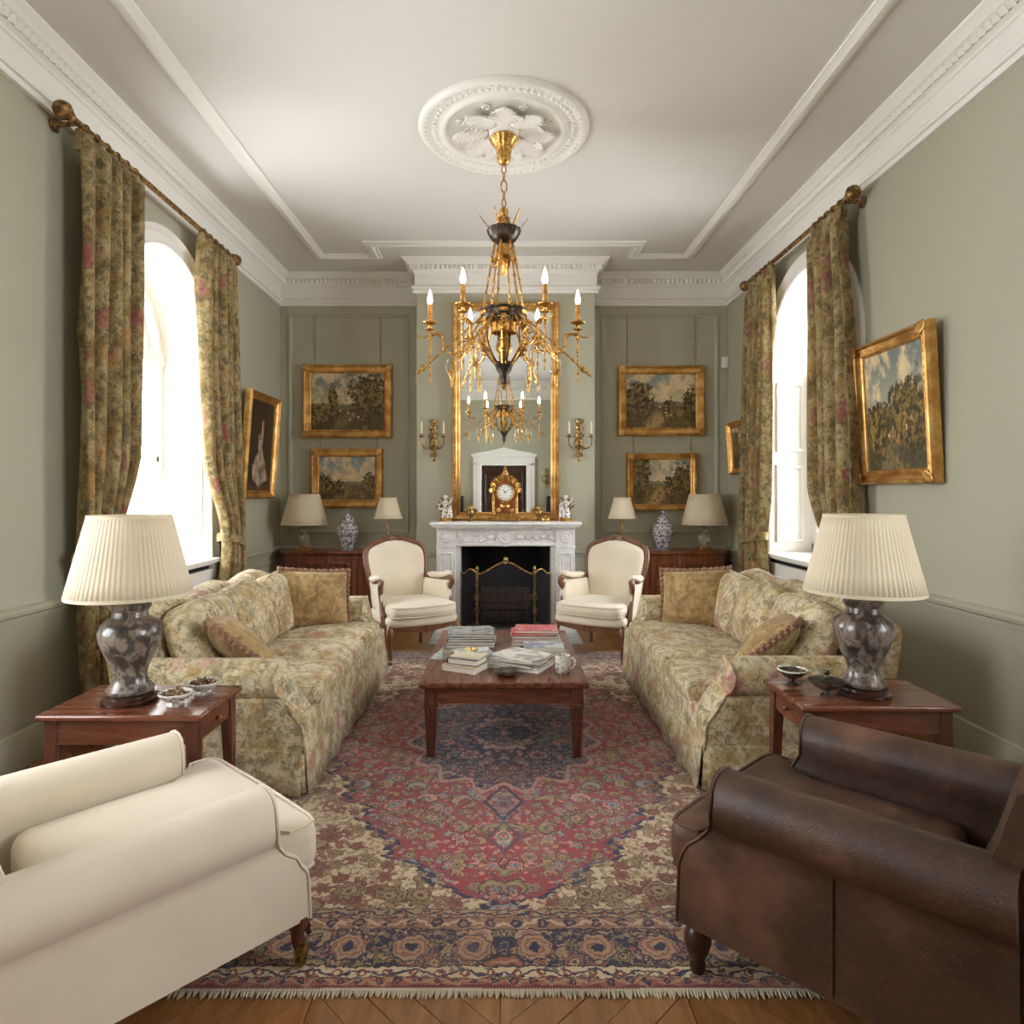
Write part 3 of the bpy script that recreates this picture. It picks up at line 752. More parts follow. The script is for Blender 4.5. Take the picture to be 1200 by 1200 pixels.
# door behind the camera, seen in the mirror
root = struct(thing('door_1', None, None, (0, YF, 0)))
mb = MB(); mb.box(-.68,-.5,.0,.06,0,2.06); mb.box(.5,.68,.0,.06,0,2.06); mb.box(-.68,.68,0,.06,2.02,2.2)
mb.box(-.72,.72,0,.09,2.2,2.26); mb.prism([(-.72,2.26),(.72,2.26),(.56,2.30),(.3,2.34),(0,2.42),(-.3,2.34),(-.56,2.30)], 0, .05)
mb.box(-.6,-.5,.06,.075,0,2.04); mb.box(.5,.6,.06,.075,0,2.04); mb.box(-.6,.6,.06,.075,2.02,2.1)
mb.build('door_frame', M['white'], root, bevel=.006)
mb = MB(); mb.box(-.5,.5,-.05,-.01,.005,2.02)
for x in (-.24,.24):
    for z0, z1 in ((.15,.85),(1.0,1.85)):
        m = MB(); rect_frame(m, .36, z1-z0, pp); mb.add(m.v, m.f, T(x, -.01, (z0+z1)/2, PI))
mb.build('door_leaf', M['darkwood'], root)
mb = MB(); mb.tube([(.42,-.01,1.0),(.42,.03,1.0)], .012); mb.ball((.42,.05,1.0), .028, 12); mb.build('door_knob', M['brass'], root)

# ceiling rose
cr = thing('ceiling_rose', 'round white plaster ceiling rose with acanthus leaves above the chandelier', 'ceiling rose', (.0, 4.28, ZC))
MB().lathe([(0,.0),(.56,.0),(.56,-.012),(.545,-.03),(.525,-.034),(.505,-.024),(.49,-.016),(.43,-.014),(.415,-.024),(.40,-.034),(.385,-.032),(.372,-.02),(.36,-.012),(.12,-.014),(.10,-.03),(.07,-.045),(.0,-.048)], 64).build('rose_disc', M['white'], cr, angle=50)
mb = MB()
for i in range(64):
    a = 2*PI*i/64; mb.ball((.46*math.cos(a), .46*math.sin(a), -.016), (.016,.016,.014), 6)
    mb.ball((.515*math.cos(a+.05), .515*math.sin(a+.05), -.03), (.010,.010,.010), 5)
o = mb.build('bead_ring', M['white'], cr); o['kind'] = 'stuff'
for i in range(8):
    a = 2*PI*i/8
    MB().leaf(.25, .17, .22, 22, 7, T(.10*math.cos(a), .10*math.sin(a), -.014, a, PI), th=.02).build('leaf', M['white'], cr, solid=.006)
    a += PI/8
    MB().leaf(.19, .09, .5, 16, 5, T(.12*math.cos(a), .12*math.sin(a), -.014, a, PI), th=.012).build('leaf', M['white'], cr, solid=.005)
    mb = MB(); mb.tube([(.30+.03*math.cos(t*.5)*(1-t/22), .03*math.sin(t*.5)*(1-t/22), -.018) for t in range(0, 19)], .007, 6, M=T(0,0,0,a)); mb.build('scroll', M['white'], cr)

# ================================================================ FIREPLACE WALL
FX = .018
fp = thing('fireplace', 'white carved marble fireplace surround with round frieze medallion', 'fireplace', (FX, YC, 0))
mb = MB(); mb.box(-.745,.745,-.36,0,1.085,1.12); mb.box(-.725,.725,-.335,0,1.062,1.085); mb.box(-.70,.70,-.30,0,1.045,1.062)
mb.build('mantel_shelf', M['marble'], fp, bevel=.008)
mb = MB(); mb.box(-.56,.56,-.22,0,.885,1.045); mb.box(-.54,.54,-.235,-.2,1.03,1.045); mb.box(-.56,.56,-.235,-.2,.875,.895)
mb.build('frieze', M['marble'], fp, bevel=.005)
mb = MB().lathe([(.0,.03),(.03,.03),(.045,.022),(.055,.028),(.066,.022),(.07,.010),(.08,.014),(.092,.012),(.096,0)], 32, T(0,-.22,.965,0,PI/2))
mb.leaf(.10,.05,.2,6,3,T(.1,-.222,.965,0,PI/2),.008); mb.leaf(.10,.05,.2,6,3,T(-.1,-.222,.965,0,PI/2,PI),.008)
for s in (-1,1):
    for k in range(4): mb.leaf(.085,.05,.3,6,3,T(s*(.2+.075*k),-.222,.955+.02*(k%2),0,PI/2,(0 if s>0 else PI)+(.5 if k%2 else -.5)),.008)
mb.build('frieze_carving', M['marble'], fp, solid=.004)
for s in (-1, 1):
    a, b = sorted((s*.50, s*.69))
    mb = MB(); mb.box(a,b,-.24,0,.13,.865); mb.box(a-.008,b+.008,-.25,0,0,.13); mb.box(a-.006,b+.006,-.248,0,.855,.875)
    m = MB(); rect_frame(m, .13, .62, [(0,0),(0,.010),(.010,.014),(.02,.004),(.024,0)]); mb.add(m.v, m.f, T((a+b)/2,-.24,.5))
    for k in (-1, 0, 1): mb.box((a+b)/2+k*.025-.007,(a+b)/2+k*.025+.007,-.247,-.235,.24,.76)
    mb.build('pilaster', M['marble'], fp, bevel=.004)
    mb = MB(); mb.box(a,b,-.24,0,.875,1.045)
    mb.lathe([(0,.016),(.02,.016),(.03,.008),(.042,.014),(.055,.008),(.06,0)], 20, T((a+b)/2,-.24,.96,0,PI/2))
    mb.build('corner_block', M['marble'], fp, bevel=.004)
    a, b = sorted((s*.455, s*.50))
    MB().box(a,b,-.20,.01,0,.885).build('inner_slip', M['marble'], fp, bevel=.003)
MB().box(-.5,.5,-.2,0,.868,.885).build('inner_slip', M['marble'], fp)
mb = MB(); mb.add([(-.475,.0,0),(.475,.0,0),(.34,.38,0),(-.34,.38,0),(-.475,0,.878),(.475,0,.878),(.34,.38,.878),(-.34,.38,.878)], [(0,3,7,4),(3,2,6,7),(2,1,5,6),(4,7,6,5),(0,1,2,3)])
mb.build('firebox', M['black'], fp, smooth=False)
# loose firebricks of the back wall
brk = G('sooty_firebrick'); n = brk.noise(brk.co(), 30, 3); M['brick'] = brk.done(brk.mix(n, c8(120, 96, 82), c8(160, 128, 108)), .95)
for r_ in range(5):
    for k in range(4 if r_ % 2 else 3):
        x = (-.27 + .18*k) if r_ % 2 else (-.18+.18*k)
        MB().box(x-.085,x+.085,.355,.378,.01+.075*r_,.078+.075*r_).build('brick', M['brick'], fp, smooth=False, bevel=.004)
MB().box(-.72,.72,-.72,-.02,-.012,.012).build('hearth_slab', M['hearth'], fp, bevel=.004)
# fire basket with logs
fb = thing('fire_grate', 'dark iron fire grate holding logs behind the fire screen', 'fire grate', (FX, 6.80, .0))
mb = MB()
for k in range(9): x = -.24+.06*k; mb.tube([(x,-.1,.08),(x,-.1,.20)], .006, 6); mb.tube([(x,-.1,.08),(x,.12,.08)], .006, 6)
for z in (.085,.20): mb.tube([(-.26,.12,z),(-.26,-.1,z),(.26,-.1,z),(.26,.12,z)], .008, 6)
for x in (-.26,.26): mb.tube([(x,-.1,0),(x,-.1,.26)], .011, 6); mb.tube([(x,.12,0),(x,.12,.2)], .01, 6)
mb.build('basket', M['black'], fb)
for i, (x, y, z, r_, a) in enumerate(((-.02,-.03,.13,.042,.1),(.03,.05,.13,.04,-.12),(.0,.0,.20,.045,.05),(-.05,.04,.26,.035,-.2))):
    MB().lathe([(.0,-.2),(r_*.9,-.2),(r_,-.15),(r_*.95,.0),(r_*1.03,.12),(r_*.88,.2),(0,.2)], 9, T(x,y,z,a,0,PI/2)).build('log', M['log'], fb)
# fire screen
fs = thing('fire_screen', 'three-fold brass fire screen with dark mesh and arched top', 'fire screen', (FX, 6.32, .012))
def topc(x): return .60 + .115*sm(.28, .0, abs(x)) if abs(x) < .28 else .60
ct = [(x, topc(x)) for x in [(-.28+.56*i/24) for i in range(25)]]
MB().add([(x,0,.03) for x, z in ct]+[(x,0,z) for x, z in ct], [(i,i+1,26+i,25+i) for i in range(24)]).build('centre_mesh', M['gauze'], fs, False)
mb = MB(); mb.tube([(x,0,z) for x, z in ct], .010, 8); mb.tube([(-.28,0,.03),(.28,0,.03)], .008, 6); mb.build('top_rail', M['brass'], fs)
for s in (-1, 1):
    mb = MB(); mb.box(s*.28-.011,s*.28+.011,-.008,.008,0,.62); mb.lathe([(0,.62),(.016,.62),(.010,.635),(.018,.65),(.012,.67),(0,.685)], 10, T(s*.28,0,0)); mb.build('post', M['brass'], fs)
    ws = [(i/12) for i in range(13)]
    sp = [(s*(.28+.165*t), .10*t, .60+.045*math.sin(PI*min(1,t*1.35))*(1 if t<.74 else 0)+.0) for t in ws]
    MB().add([(x,y,.03) for x,y,z in sp]+[tuple(p) for p in sp], [(i,i+1,14+i,13+i) for i in range(12)]).build('side_mesh', M['gauze'], fs, False)
    mb = MB(); mb.tube(sp, .009, 8); mb.tube([(sp[-1][0],sp[-1][1],0),sp[-1]], .007, 6); mb.tube([(s*.28,0,.03),(sp[-1][0],sp[-1][1],.03)], .007, 6); mb.build('side_rail', M['brass'], fs)
mb = MB(); mb.lathe([(0,.70),(.014,.70),(.012,.715),(.024,.73),(.026,.745),(.016,.765),(0,.77)], 14); mb.build('finial', M['brass'], fs)

# mirror over the mantel
mr = thing('mantel_mirror', 'tall gilt-framed mirror standing on the mantel shelf', 'mirror', (FX, YC, 1.12))
MW, MH = 1.10, 2.24
mb = MB(); rect_frame(mb, MW, MH, [(0,0),(0,.05),(.012,.068),(.03,.072),(.045,.058),(.06,.05),(.068,.058),(.08,.05),(.088,.03),(.088,0)], T(0,0,MH/2)); mb.build('mirror_frame', M['giltwood'], mr, angle=25)
mb = MB()
for z in [(.06+.045*i) for i in range(int((MH-.1)/.045))]:
    for s in (-1, 1): mb.leaf(.05,.03,.5,4,2,T(s*(MW/2-.028),-.068,z,0,PI/2,-PI/2),.01)
for x in [(-MW/2+.06+.045*i) for i in range(int((MW-.1)/.045))]: mb.leaf(.05,.034,.5,4,2,T(x,-.068,MH-.028,0,PI/2),.01)
o = mb.build('leaf_carving', M['giltwood'], mr, solid=.005); o['kind'] = 'stuff'
MB().add([(-MW/2+.08,-.032,.08),(MW/2-.08,-.032,.08),(MW/2-.08,-.032,MH-.08),(-MW/2+.08,-.032,MH-.08)], [(0,1,2,3)]).build('mirror_glass', M['mirror'], mr, False)

# mantel clock
ck = thing('mantel_clock', 'ornate gilt mantel clock with white dial in front of the mirror', 'clock', (FX-.005, 6.47, 1.1225))
mb = MB(); mb.box(-.155,.155,-.07,.07,.012,.05); mb.box(-.14,.14,-.062,.062,.05,.078)
for x in (-.13,.13):
    for y in (-.05,.05): mb.ball((x,y,.01), (.016,.016,.012), 8)
mb.build('plinth', M['gold'], ck, bevel=.004)
arch = [(-.105,.078),(.105,.078),(.105,.30)]+[(.105*math.cos(PI*i/14),.30+.10*math.sin(PI*i/14)) for i in range(1,14)]+[(-.105,.30)]
mb = MB().prism(arch, -.05,.05); mb.build('clock_case', M['cherry'], ck, bevel=.004)
mb = MB()
for x in (-.115,.115):
    mb.lathe([(0,.078),(.018,.078),(.018,.095),(.011,.10),(.012,.2),(.010,.30),(.017,.31),(.017,.325),(0,.345)], 10, T(x,-.045,0))
mb.lathe([(.078,0),(.082,.012),(.092,.014),(.098,.006),(.098,0)], 36, T(0,-.05,.285,0,PI/2), cap=False)
for k in range(9):
    a = PI*k/8; mb.leaf(.085,.055,.9,6,3,T(.10*math.cos(a),-.045,.305+.095*math.sin(a),0,PI/2,-a),.01)
for k in range(5): mb.leaf(.07,.04,.8,6,3,T(0,-.052,.15,0,PI/2,-PI*k/4-.0),.01)
mb.leaf(.06,.05,.4,6,3,T(-.09,-.052,.11,0,PI/2,0),.01); mb.leaf(.06,.05,.4,6,3,T(.09,-.052,.11,0,PI/2,PI),.01)
mb.build('gilt_mount', M['gold'], ck, solid=.005)
mb = MB().lathe([(0,.40),(.05,.40),(.04,.425),(.02,.44),(.026,.455),(.03,.475),(.018,.50),(.008,.52),(.012,.535),(0,.555)], 14)
for k in range(6): mb.leaf(.07,.045,1.2,6,3,T(.02*math.cos(k*PI/3),.02*math.sin(k*PI/3),.40,k*PI/3,0,-.5),.01)
mb.build('finial', M['gold'], ck, solid=.004)
g = G('enamel_dial'); x, y, z = g.sep(g.co()); d, cc = g.vor(g.co(), 42); M['dial'] = g.done(g.mix(g.step(d, .22, .16)*.5*g.step(g.m('SQRT', x*x+y*y), .048, .044), c8(238,236,230), c8(120,84,56)), .15, Coat_Weight=.6)
dl = MB().lathe([(0,.006),(.05,.005),(.078,.0)], 36).build('dial', M['dial'], ck); dl.location = (0,-.056,.285); dl.rotation_euler = (PI/2,0,0)
mb = MB()
for k in range(12):
    a = 2*PI*k/12; mb.box(-.003,.003,-.008,.008,.0035,.006, T(.063*math.cos(a),.063*math.sin(a),0,a-PI/2))
mb.build('hour_mark', M['black'], dl, False)
mb = MB(); mb.box(-.002,.002,-.008,.046,.007,.0085,T(0,0,0,-1.0)); mb.box(-.003,.003,-.006,.032,.008,.0095,T(0,0,0,.6)); mb.lathe([(0,.01),(.007,.009),(.007,.006)],10); mb.build('clock_hand', M['black'], dl, False)

# porcelain figure groups at the two ends of the shelf
def figure(x, face, label):
    t = thing('porcelain_figure', label, 'figurine', (x, 6.52, 1.12), 0, 'porcelain figure groups at the mantel ends')
    MB().lathe([(0,0),(.062,0),(.066,.012),(.055,.026),(.058,.034),(0,.036)], 20, sy=.7).build('base', M['gold'], t)
    mb = MB(); mb.lathe([(0,.034),(.05,.036),(.048,.08),(.034,.12),(.030,.15),(.040,.175),(.036,.195),(.014,.208),(.012,.216),(.022,.228),(.024,.244),(.014,.262),(0,.266)], 16, sy=.75)
    mb.tube(spline([(-.036,0,.185),(-.06,-.01,.16),(-.058,-.03,.125),(-.03,-.045,.12)],4), [.012]*13, 8); mb.tube(spline([(.036,0,.185),(.058,.0,.20),(.066,-.01,.24)],4), .011, 8)
    mb.lathe([(0,.036),(.03,.036),(.028,.09),(.018,.13),(.022,.15),(.010,.162),(.016,.175),(.017,.19),(0,.202)], 12, T(face*.045,-.02,0))
    mb.build('figure', M['porcelain'], t)
    mb = MB()
    for k in range(7):
        a = PI*(.1+.8*k/6); L = .17+.03*math.sin(k*2.3)
        p = spline([(0,.03,.06),(.045*math.cos(a),.035,.12),(.085*math.cos(a),.03,.10+L*math.sin(a)*.9)],4); mb.tube(p, .0035, 5)
        for q in p[3::2]: mb.leaf(.03,.02,.4,4,1,T(q.x,q.y-.005,q.z,0,PI/2,-a+(.7 if k%2 else -.7)),.002); mb.ball((q.x,q.y-.01,q.z), .008, 6)
    mb.build('flower_branch', M['fringe'], t, solid=.002)
    return t
figure(FX-.605, 1, 'porcelain figure group with flower branches at left mantel end')
figure(FX+.605, -1, 'porcelain figure group with flower branches at right mantel end')
def small_urn(x, label, name):
    t = thing(name, label, 'ornament', (x, 6.50, 1.12))
    MB().lathe([(0,0),(.03,0),(.032,.01),(.016,.022),(.014,.035),(.036,.06),(.042,.09),(.034,.115),(.022,.125),(.0,.127)], 16).build('body', M['brass'], t)
    mb = MB(); mb.lathe([(0,.127),(.026,.127),(.024,.14),(.01,.152),(0,.165)], 14)
    for s in (-1,1): mb.tube(spline([(s*.03,0,.115),(s*.058,0,.11),(s*.055,0,.08),(s*.038,0,.07)],4), .005, 6)
    mb.build('lid', M['gold'], t)
small_urn(FX-.355, 'small brown lidded urn on the mantel left of the clock', 'lidded_urn')
small_urn(FX+.325, 'small brown lidded urn on the mantel right of the clock', 'lidded_urn')
t = thing('gilt_shell', 'small round gilt ornament lying before the mirror at right', 'ornament', (FX+.395, 6.45, 1.121))
MB().lathe([(0,0),(.03,0),(.04,.012),(.036,.03),(.02,.04),(.014,.036),(0,.044)], 20, rip=10, amp=.06).build('shell_body', M['gold'], t)
MB().ball((0,0,.047), .008, 8).build('pearl', M['china'], t)

# wall sconces
def candle_set(mb_c, mb_b, x, y, z, h, r=.009, bh=.055):
    mb_c.lathe([(0,0),(r,0),(r,h),(r*.7,h+.003),(0,h+.003)], 12, T(x,y,z))
    mb_b.lathe([(0,0),(r*.7,0),(r*1.05,bh*.25),(r*.9,bh*.5),(r*.45,bh*.8),(0,bh)], 12, T(x,y,z+h))
def sconce(loc, rz, label):
    t = thing('wall_sconce', label, 'sconce', loc, rz, 'two-branch gilt wall sconces')
    mb = MB(); mb.lathe([(0,-.20),(.012,-.2),(.016,-.18),(.01,-.165),(.022,-.13),(.03,-.08),(.045,-.02),(.04,.02),(.022,.05),(.03,.09),(.034,.13),(.02,.17),(.028,.2),(.012,.23),(0,.24)], 14, sy=.5)
    for z, a, L in ((.2,.6,.06),(.2,-.6+PI,.06),(.14,0.2,.06),(.14,PI-.2,.06),(.05,.5,.07),(.05,PI-.5,.07),(-.05,-.4,.07),(-.05,PI+.4,.07),(-.12,-.8,.06),(-.12,PI+.8,.06)):
        mb.leaf(L,.04,.7,6,3,T(0,-.02,z,0,PI/2,-a),.008)
    mb.build('backplate', M['brass'], t, solid=.004)
    for s in (-1, 1):
        mb = MB(); p = spline([(0,-.02,-.03),(s*.04,-.07,-.07),(s*.085,-.10,-.065),(s*.115,-.11,-.02),(s*.112,-.11,.035)],6); mb.tube(p, .007, 8)
        mb.leaf(.05,.03,.8,5,2,T(s*.05,-.075,-.07,0 if s>0 else PI,0,-.4),.004)
        mb.lathe([(0,.03),(.012,.035),(.03,.045),(.032,.05),(.014,.05),(.013,.075),(0,.075)], 16, T(s*.112,-.11,0)); arm = mb.build('arm', M['brass'], t, solid=0)
        a, b = MB(), MB(); candle_set(a, b, s*.112,-.11,.07,.085,.0095,.05); a.build('candle', M['candle'], arm); b.build('bulb', M['bulb_off'], arm)
    return t
sc1 = sconce((-.725, YC, 1.93), 0, 'gilt two-branch wall sconce left of the mirror')
dup(sc1, (.775, YC, 1.93), 0, 'gilt two-branch wall sconce right of the mirror')
dup(sc1, (.95, YF, 1.72), PI, 'gilt two-branch wall sconce beside the far door, reflected in the mirror')

# tall black cabinets beside the door behind the camera, seen reflected at the mirror's lower corners
for x, lab in ((-1.02, 'black tall loudspeaker on the left in the mirror reflection'), (1.06, 'black tall loudspeaker on the right in the mirror reflection')):
    t = thing('floor_loudspeaker', lab, 'loudspeaker', (x, YF+.22, 0), PI)
    MB().box(-.13,.13,-.15,.15,.02,1.34).build('cabinet', M['black'], t, bevel=.01)
    for z, r_ in ((1.2,.04),(.95,.09),(.6,.09)): MB().lathe([(r_,.004),(r_*.9,.008),(r_*.3,-.004),(0,.004)], 24, T(0,-.15,z,0,PI/2)).build('speaker_cone', M['bronze'], t)
    MB().box(-.15,.15,-.17,.17,0,.02).build('foot', M['black'], t)

# ================================================================ CHANDELIER
Z0 = 2.08
ch = thing('chandelier', 'gilt six-light chandelier hanging from the ceiling rose', 'chandelier', (0, 4.30, Z0))
zz = lambda z: z - Z0
MB().lathe([(0,zz(3.752)),(.09,zz(3.752)),(.094,zz(3.74)),(.075,zz(3.715)),(.052,zz(3.68)),(.044,zz(3.64)),(.042,zz(3.61)),(.03,zz(3.585)),(.012,zz(3.575)),(0,zz(3.57))], 32, rip=16, amp=.035).build('canopy', M['gold'], ch)
zl = 3.575
k = 0
while zl > 3.30:
    L = .085 if k == 2 else .06; w = .020 if k == 2 else .014
    pts = [(w*math.cos(t), 0, -L/2 + L*.5*math.sin(t)) for t in [2*PI*i/16 for i in range(16)]]
    o = MB().tube(pts, .0045, 6, True).build('chain_link', M['gold'], ch); o.location = (0,0,zz(zl)); o.rotation_euler = (0,0,(k % 2)*PI/2 + .3)
    zl -= L - .011; k += 1
mb = MB(); mb.lathe([(0,zz(3.31)),(.008,zz(3.30)),(.022,zz(3.28)),(.026,zz(3.25)),(.014,zz(3.23)),(.028,zz(3.20)),(.034,zz(3.17)),(.02,zz(3.14)),(0,zz(3.13))], 16, rip=6, amp=.12)
for i in range(6):
    a = i*PI/3; mb.leaf(.10,.06,1.3,6,3,T(.022*math.cos(a),.022*math.sin(a),zz(3.15),a,0,-.9),.008)
mb.build('leaf_cluster', M['gold'], ch, solid=.004)
MB().lathe([(0,zz(3.125)),(.06,zz(3.13)),(.105,zz(3.15)),(.112,zz(3.145)),(.105,zz(3.12)),(.085,zz(3.085)),(.06,zz(3.06)),(.0,zz(3.05))], 32, rip=16, amp=.03).build('crown_bowl', M['bronze'], ch)
for i in range(6):
    a = i*PI/3 + .15; p = spline([(.09,0,zz(3.14)),(.115,0,zz(3.17)),(.15,0,zz(3.215)),(.165,0,zz(3.235))],4)
    MB().tube(p, [.012-.009*j/12 for j in range(13)], 6, M=T(0,0,0,a), flat=.4).build('crown_leaf', M['gold'], ch)
mb = MB(); mb.lathe([(0,zz(3.06)),(.03,zz(3.05)),(.035,zz(3.0)),(.028,zz(2.96)),(.036,zz(2.93)),(.02,zz(2.89)),(.008,zz(2.85)),(0,zz(2.84))], 16, rip=5, amp=.15)
for i in range(5):
    a = i*2*PI/5; mb.leaf(.11,.05,.5,6,3,T(.02*math.cos(a),.02*math.sin(a),zz(2.99),a,0,1.2),.006); mb.leaf(.08,.04,.9,6,3,T(.02*math.cos(a+.6),.02*math.sin(a+.6),zz(2.95),a+.6,0,.3),.006)
mb.build('pendant_foliage', M['gold'], ch, solid=.003)
for i in range(6):
    a = i*PI/3 + .2; mb = MB()
    p0, p1 = Vector((.06,0,zz(3.06))), Vector((.145,0,zz(2.58)))
    mb.tube([p0,p1], .0065, 8)
    for f, r_ in ((.22,.012),(.26,.015),(.5,.012),(.72,.012)): mb.ball(p0.lerp(p1,f), r_, 8)
    for f in (.04,.08,.12,.16): mb.ball(p0.lerp(p1,f), .010, 6)
    o = mb.build('stay_rod', M['gold'], ch); o.rotation_euler = (0,0,a)
MB().lathe([(.13,zz(2.545)),(.148,zz(2.545)),(.152,zz(2.56)),(.152,zz(2.59)),(.16,zz(2.60)),(.16,zz(2.612)),(.13,zz(2.61)),(.126,zz(2.58)),(.13,zz(2.545))], 40, cap=False).build('main_ring', M['bronze'], ch)
mb = MB(); mb.lathe([(.075,zz(2.46)),(.086,zz(2.462)),(.086,zz(2.52)),(.09,zz(2.525)),(.075,zz(2.525)),(.075,zz(2.46))], 30, cap=False)
for i in range(6): a = i*PI/3; mb.tube([(.08*math.cos(a),.08*math.sin(a),zz(2.5)),(.13*math.cos(a),.13*math.sin(a),zz(2.57))], .006, 6); mb.tube([(.08*math.cos(a),.08*math.sin(a),zz(2.48)),(.03*math.cos(a),.03*math.sin(a),zz(2.48))], .006, 6)
for i in range(6): a = i*PI/3; mb.box(-.03,.03,-.006,.006,zz(2.57),zz(2.592),T(.155*math.cos(a+.5),.155*math.sin(a+.5),0,a+.5+PI/2))
mb.build('gilt_band', M['gold'], ch)
MB().lathe([(0,zz(2.54)),(.022,zz(2.535)),(.028,zz(2.50)),(.018,zz(2.47)),(.035,zz(2.43)),(.05,zz(2.38)),(.052,zz(2.35)),(.03,zz(2.31)),(.02,zz(2.29)),(.04,zz(2.27)),(.03,zz(2.25)),(0,zz(2.24))], 24, rip=8, amp=.06).build('baluster', M['gold'], ch)
MB().lathe([(0,zz(2.262)),(.06,zz(2.268)),(.062,zz(2.25)),(.045,zz(2.225)),(.026,zz(2.19)),(.022,zz(2.14)),(.016,zz(2.12)),(0,zz(2.118))], 24, rip=8, amp=.04).build('lower_cone', M['bronze'], ch)
MB().lathe([(0,zz(2.122)),(.014,zz(2.12)),(.02,zz(2.108)),(.010,zz(2.096)),(.006,zz(2.085)),(0,zz(2.08))], 14).build('tip', M['gold'], ch)
for i in range(6):
    a = i*PI/3 + PI/6; mb = MB()
    p = spline([(.145,0,zz(2.55)),(.155,0,zz(2.46)),(.13,0,zz(2.37)),(.09,0,zz(2.30)),(.05,0,zz(2.25))],6); mb.tube(p, .009, 6, flat=2.0)
    for j, f in enumerate((3,7,11,15)): q = p[f]; mb.leaf(.06,.05,.9,5,3,T(q.x,0,q.z,0,0,.6),.006); mb.ball((q.x+.012,0,q.z), .014, 6)
    mb.tube([(.15+.025*math.cos(t*.6)*(1-t/16),0,zz(2.36)+.025*math.sin(t*.6)*(1-t/16)) for t in range(14)], .006, 6)
    o = mb.build('acanthus_strap', M['gold'], ch, solid=.003); o.rotation_euler = (0,0,a)
    mb = MB(); mb.tube(spline([(.14,0,zz(2.54)),(.15,0,zz(2.40)),(.10,0,zz(2.30)),(.05,0,zz(2.25))],5), .005, 6); o = mb.build('dark_strap', M['bronze'], ch); o.rotation_euler = (0,0,a+.26)
RC = .49
def arm():
    mb = MB()
    p = spline([(.15,0,zz(2.55)),(.20,0,zz(2.47)),(.27,0,zz(2.36)),(.34,0,zz(2.325)),(.40,0,zz(2.36)),(.405,0,zz(2.42)),(.44,0,zz(2.455)),(RC,0,zz(2.44))],6); mb.tube(p, .0075, 8)
    sp = [(.26+.045*math.cos(t*.42)*(1-t/26), 0, zz(2.37)+.045*math.sin(t*.42)*(1-t/26)) for t in range(22)]; mb.tube(sp, .006, 6)
    mb.tube(spline([(RC-.09,0,zz(2.45)),(RC-.03,0,zz(2.462)),(RC,0,zz(2.45)),(RC+.05,0,zz(2.43)),(RC+.09,0,zz(2.448))],4), .005, 6)
    for q in (p[8], p[20], p[30]): mb.leaf(.06,.04,.9,5,3,T(q.x,0,q.z,0,0,-.3),.005)
    o = mb.build('arm', M['gold'], ch, solid=0)
    mb = MB(); mb.tube([(RC,0,zz(2.14)),(RC,0,zz(2.51))], .0055, 8)
    for z, r_ in ((2.14,.006),(2.19,.010),(2.26,.010),(2.34,.013),(2.37,.009),(2.43,.015),(2.47,.010)): mb.ball((RC,0,zz(z)), (r_,r_,r_*1.2), 8)
    mb.lathe([(0,zz(2.47)),(.010,zz(2.475)),(.03,zz(2.485)),(.031,zz(2.49)),(.01,zz(2.49)),(.012,zz(2.51)),(.02,zz(2.517)),(.045,zz(2.527)),(.048,zz(2.534)),(.016,zz(2.535)),(.016,zz(2.55)),(0,zz(2.55))], 20, T(RC,0,0))
    mb.build('candle_cup', M['gold'], o)
    a, b = MB(), MB(); candle_set(a, b, RC,0,zz(2.545),.105,.0155,.10); a.build('candle', M['goldcandle'], o); b.build('flame_bulb', M['bulb'], o)
    mb = MB(); q0, q1 = Vector((.13,.02,zz(2.58))), Vector((.57,.03,zz(2.19))); mb.tube([q0,q1], .006, 8)
    d = (q1-q0).normalized(); n = Vector((-d.z,0,d.x))
    for tt, w in ((.86,.022),): pass
    A = q0.lerp(q1,.88); mb.add([A+n*.024, A-n*.024, q1+d*.03, A+Vector((0,.008,0)), A-Vector((0,.008,0))], [(0,3,2),(3,1,2),(1,4,2),(4,0,2),(0,4,1,3)])
    for f in (.1,.3,.55,.75): mb.ball(q0.lerp(q1,f), .010, 6)
    for f in (.0,.04,.08):
        B = q0.lerp(q1,f); mb.add([B, B+n*.02-d*.03, B-d*.012, B-n*.02-d*.03, B+d*.004], [(0,1,2),(0,2,3)])
    mb.build('arrow', M['gold'], o)
    mb = MB(); mb.tube([(.345+.036*math.cos(t),.0,zz(2.30)-.06+.06*math.sin(t)) for t in [2*PI*j/18 for j in range(18)]], .006, 6, True); mb.build('glass_hoop', M['crystal'], o)
    mb = MB(); mb.lathe([(0,zz(2.215)),(.012,zz(2.20)),(.015,zz(2.175)),(.008,zz(2.155)),(.006,zz(2.11)),(0,zz(2.10))], 10, T(.345,0,0)); mb.tube([(.345,0,zz(2.33)),(.345,0,zz(2.20))], .003, 5); mb.leaf(.05,.05,.3,5,3,T(.33,0,zz(2.2),0,PI/2)); mb.build('drop', M['gold'], o, solid=.003)
    return o
a0 = arm()
for i in range(1, 6):
    a = copy_tree(a0, ch); a.rotation_euler = (0,0,i*PI/3)

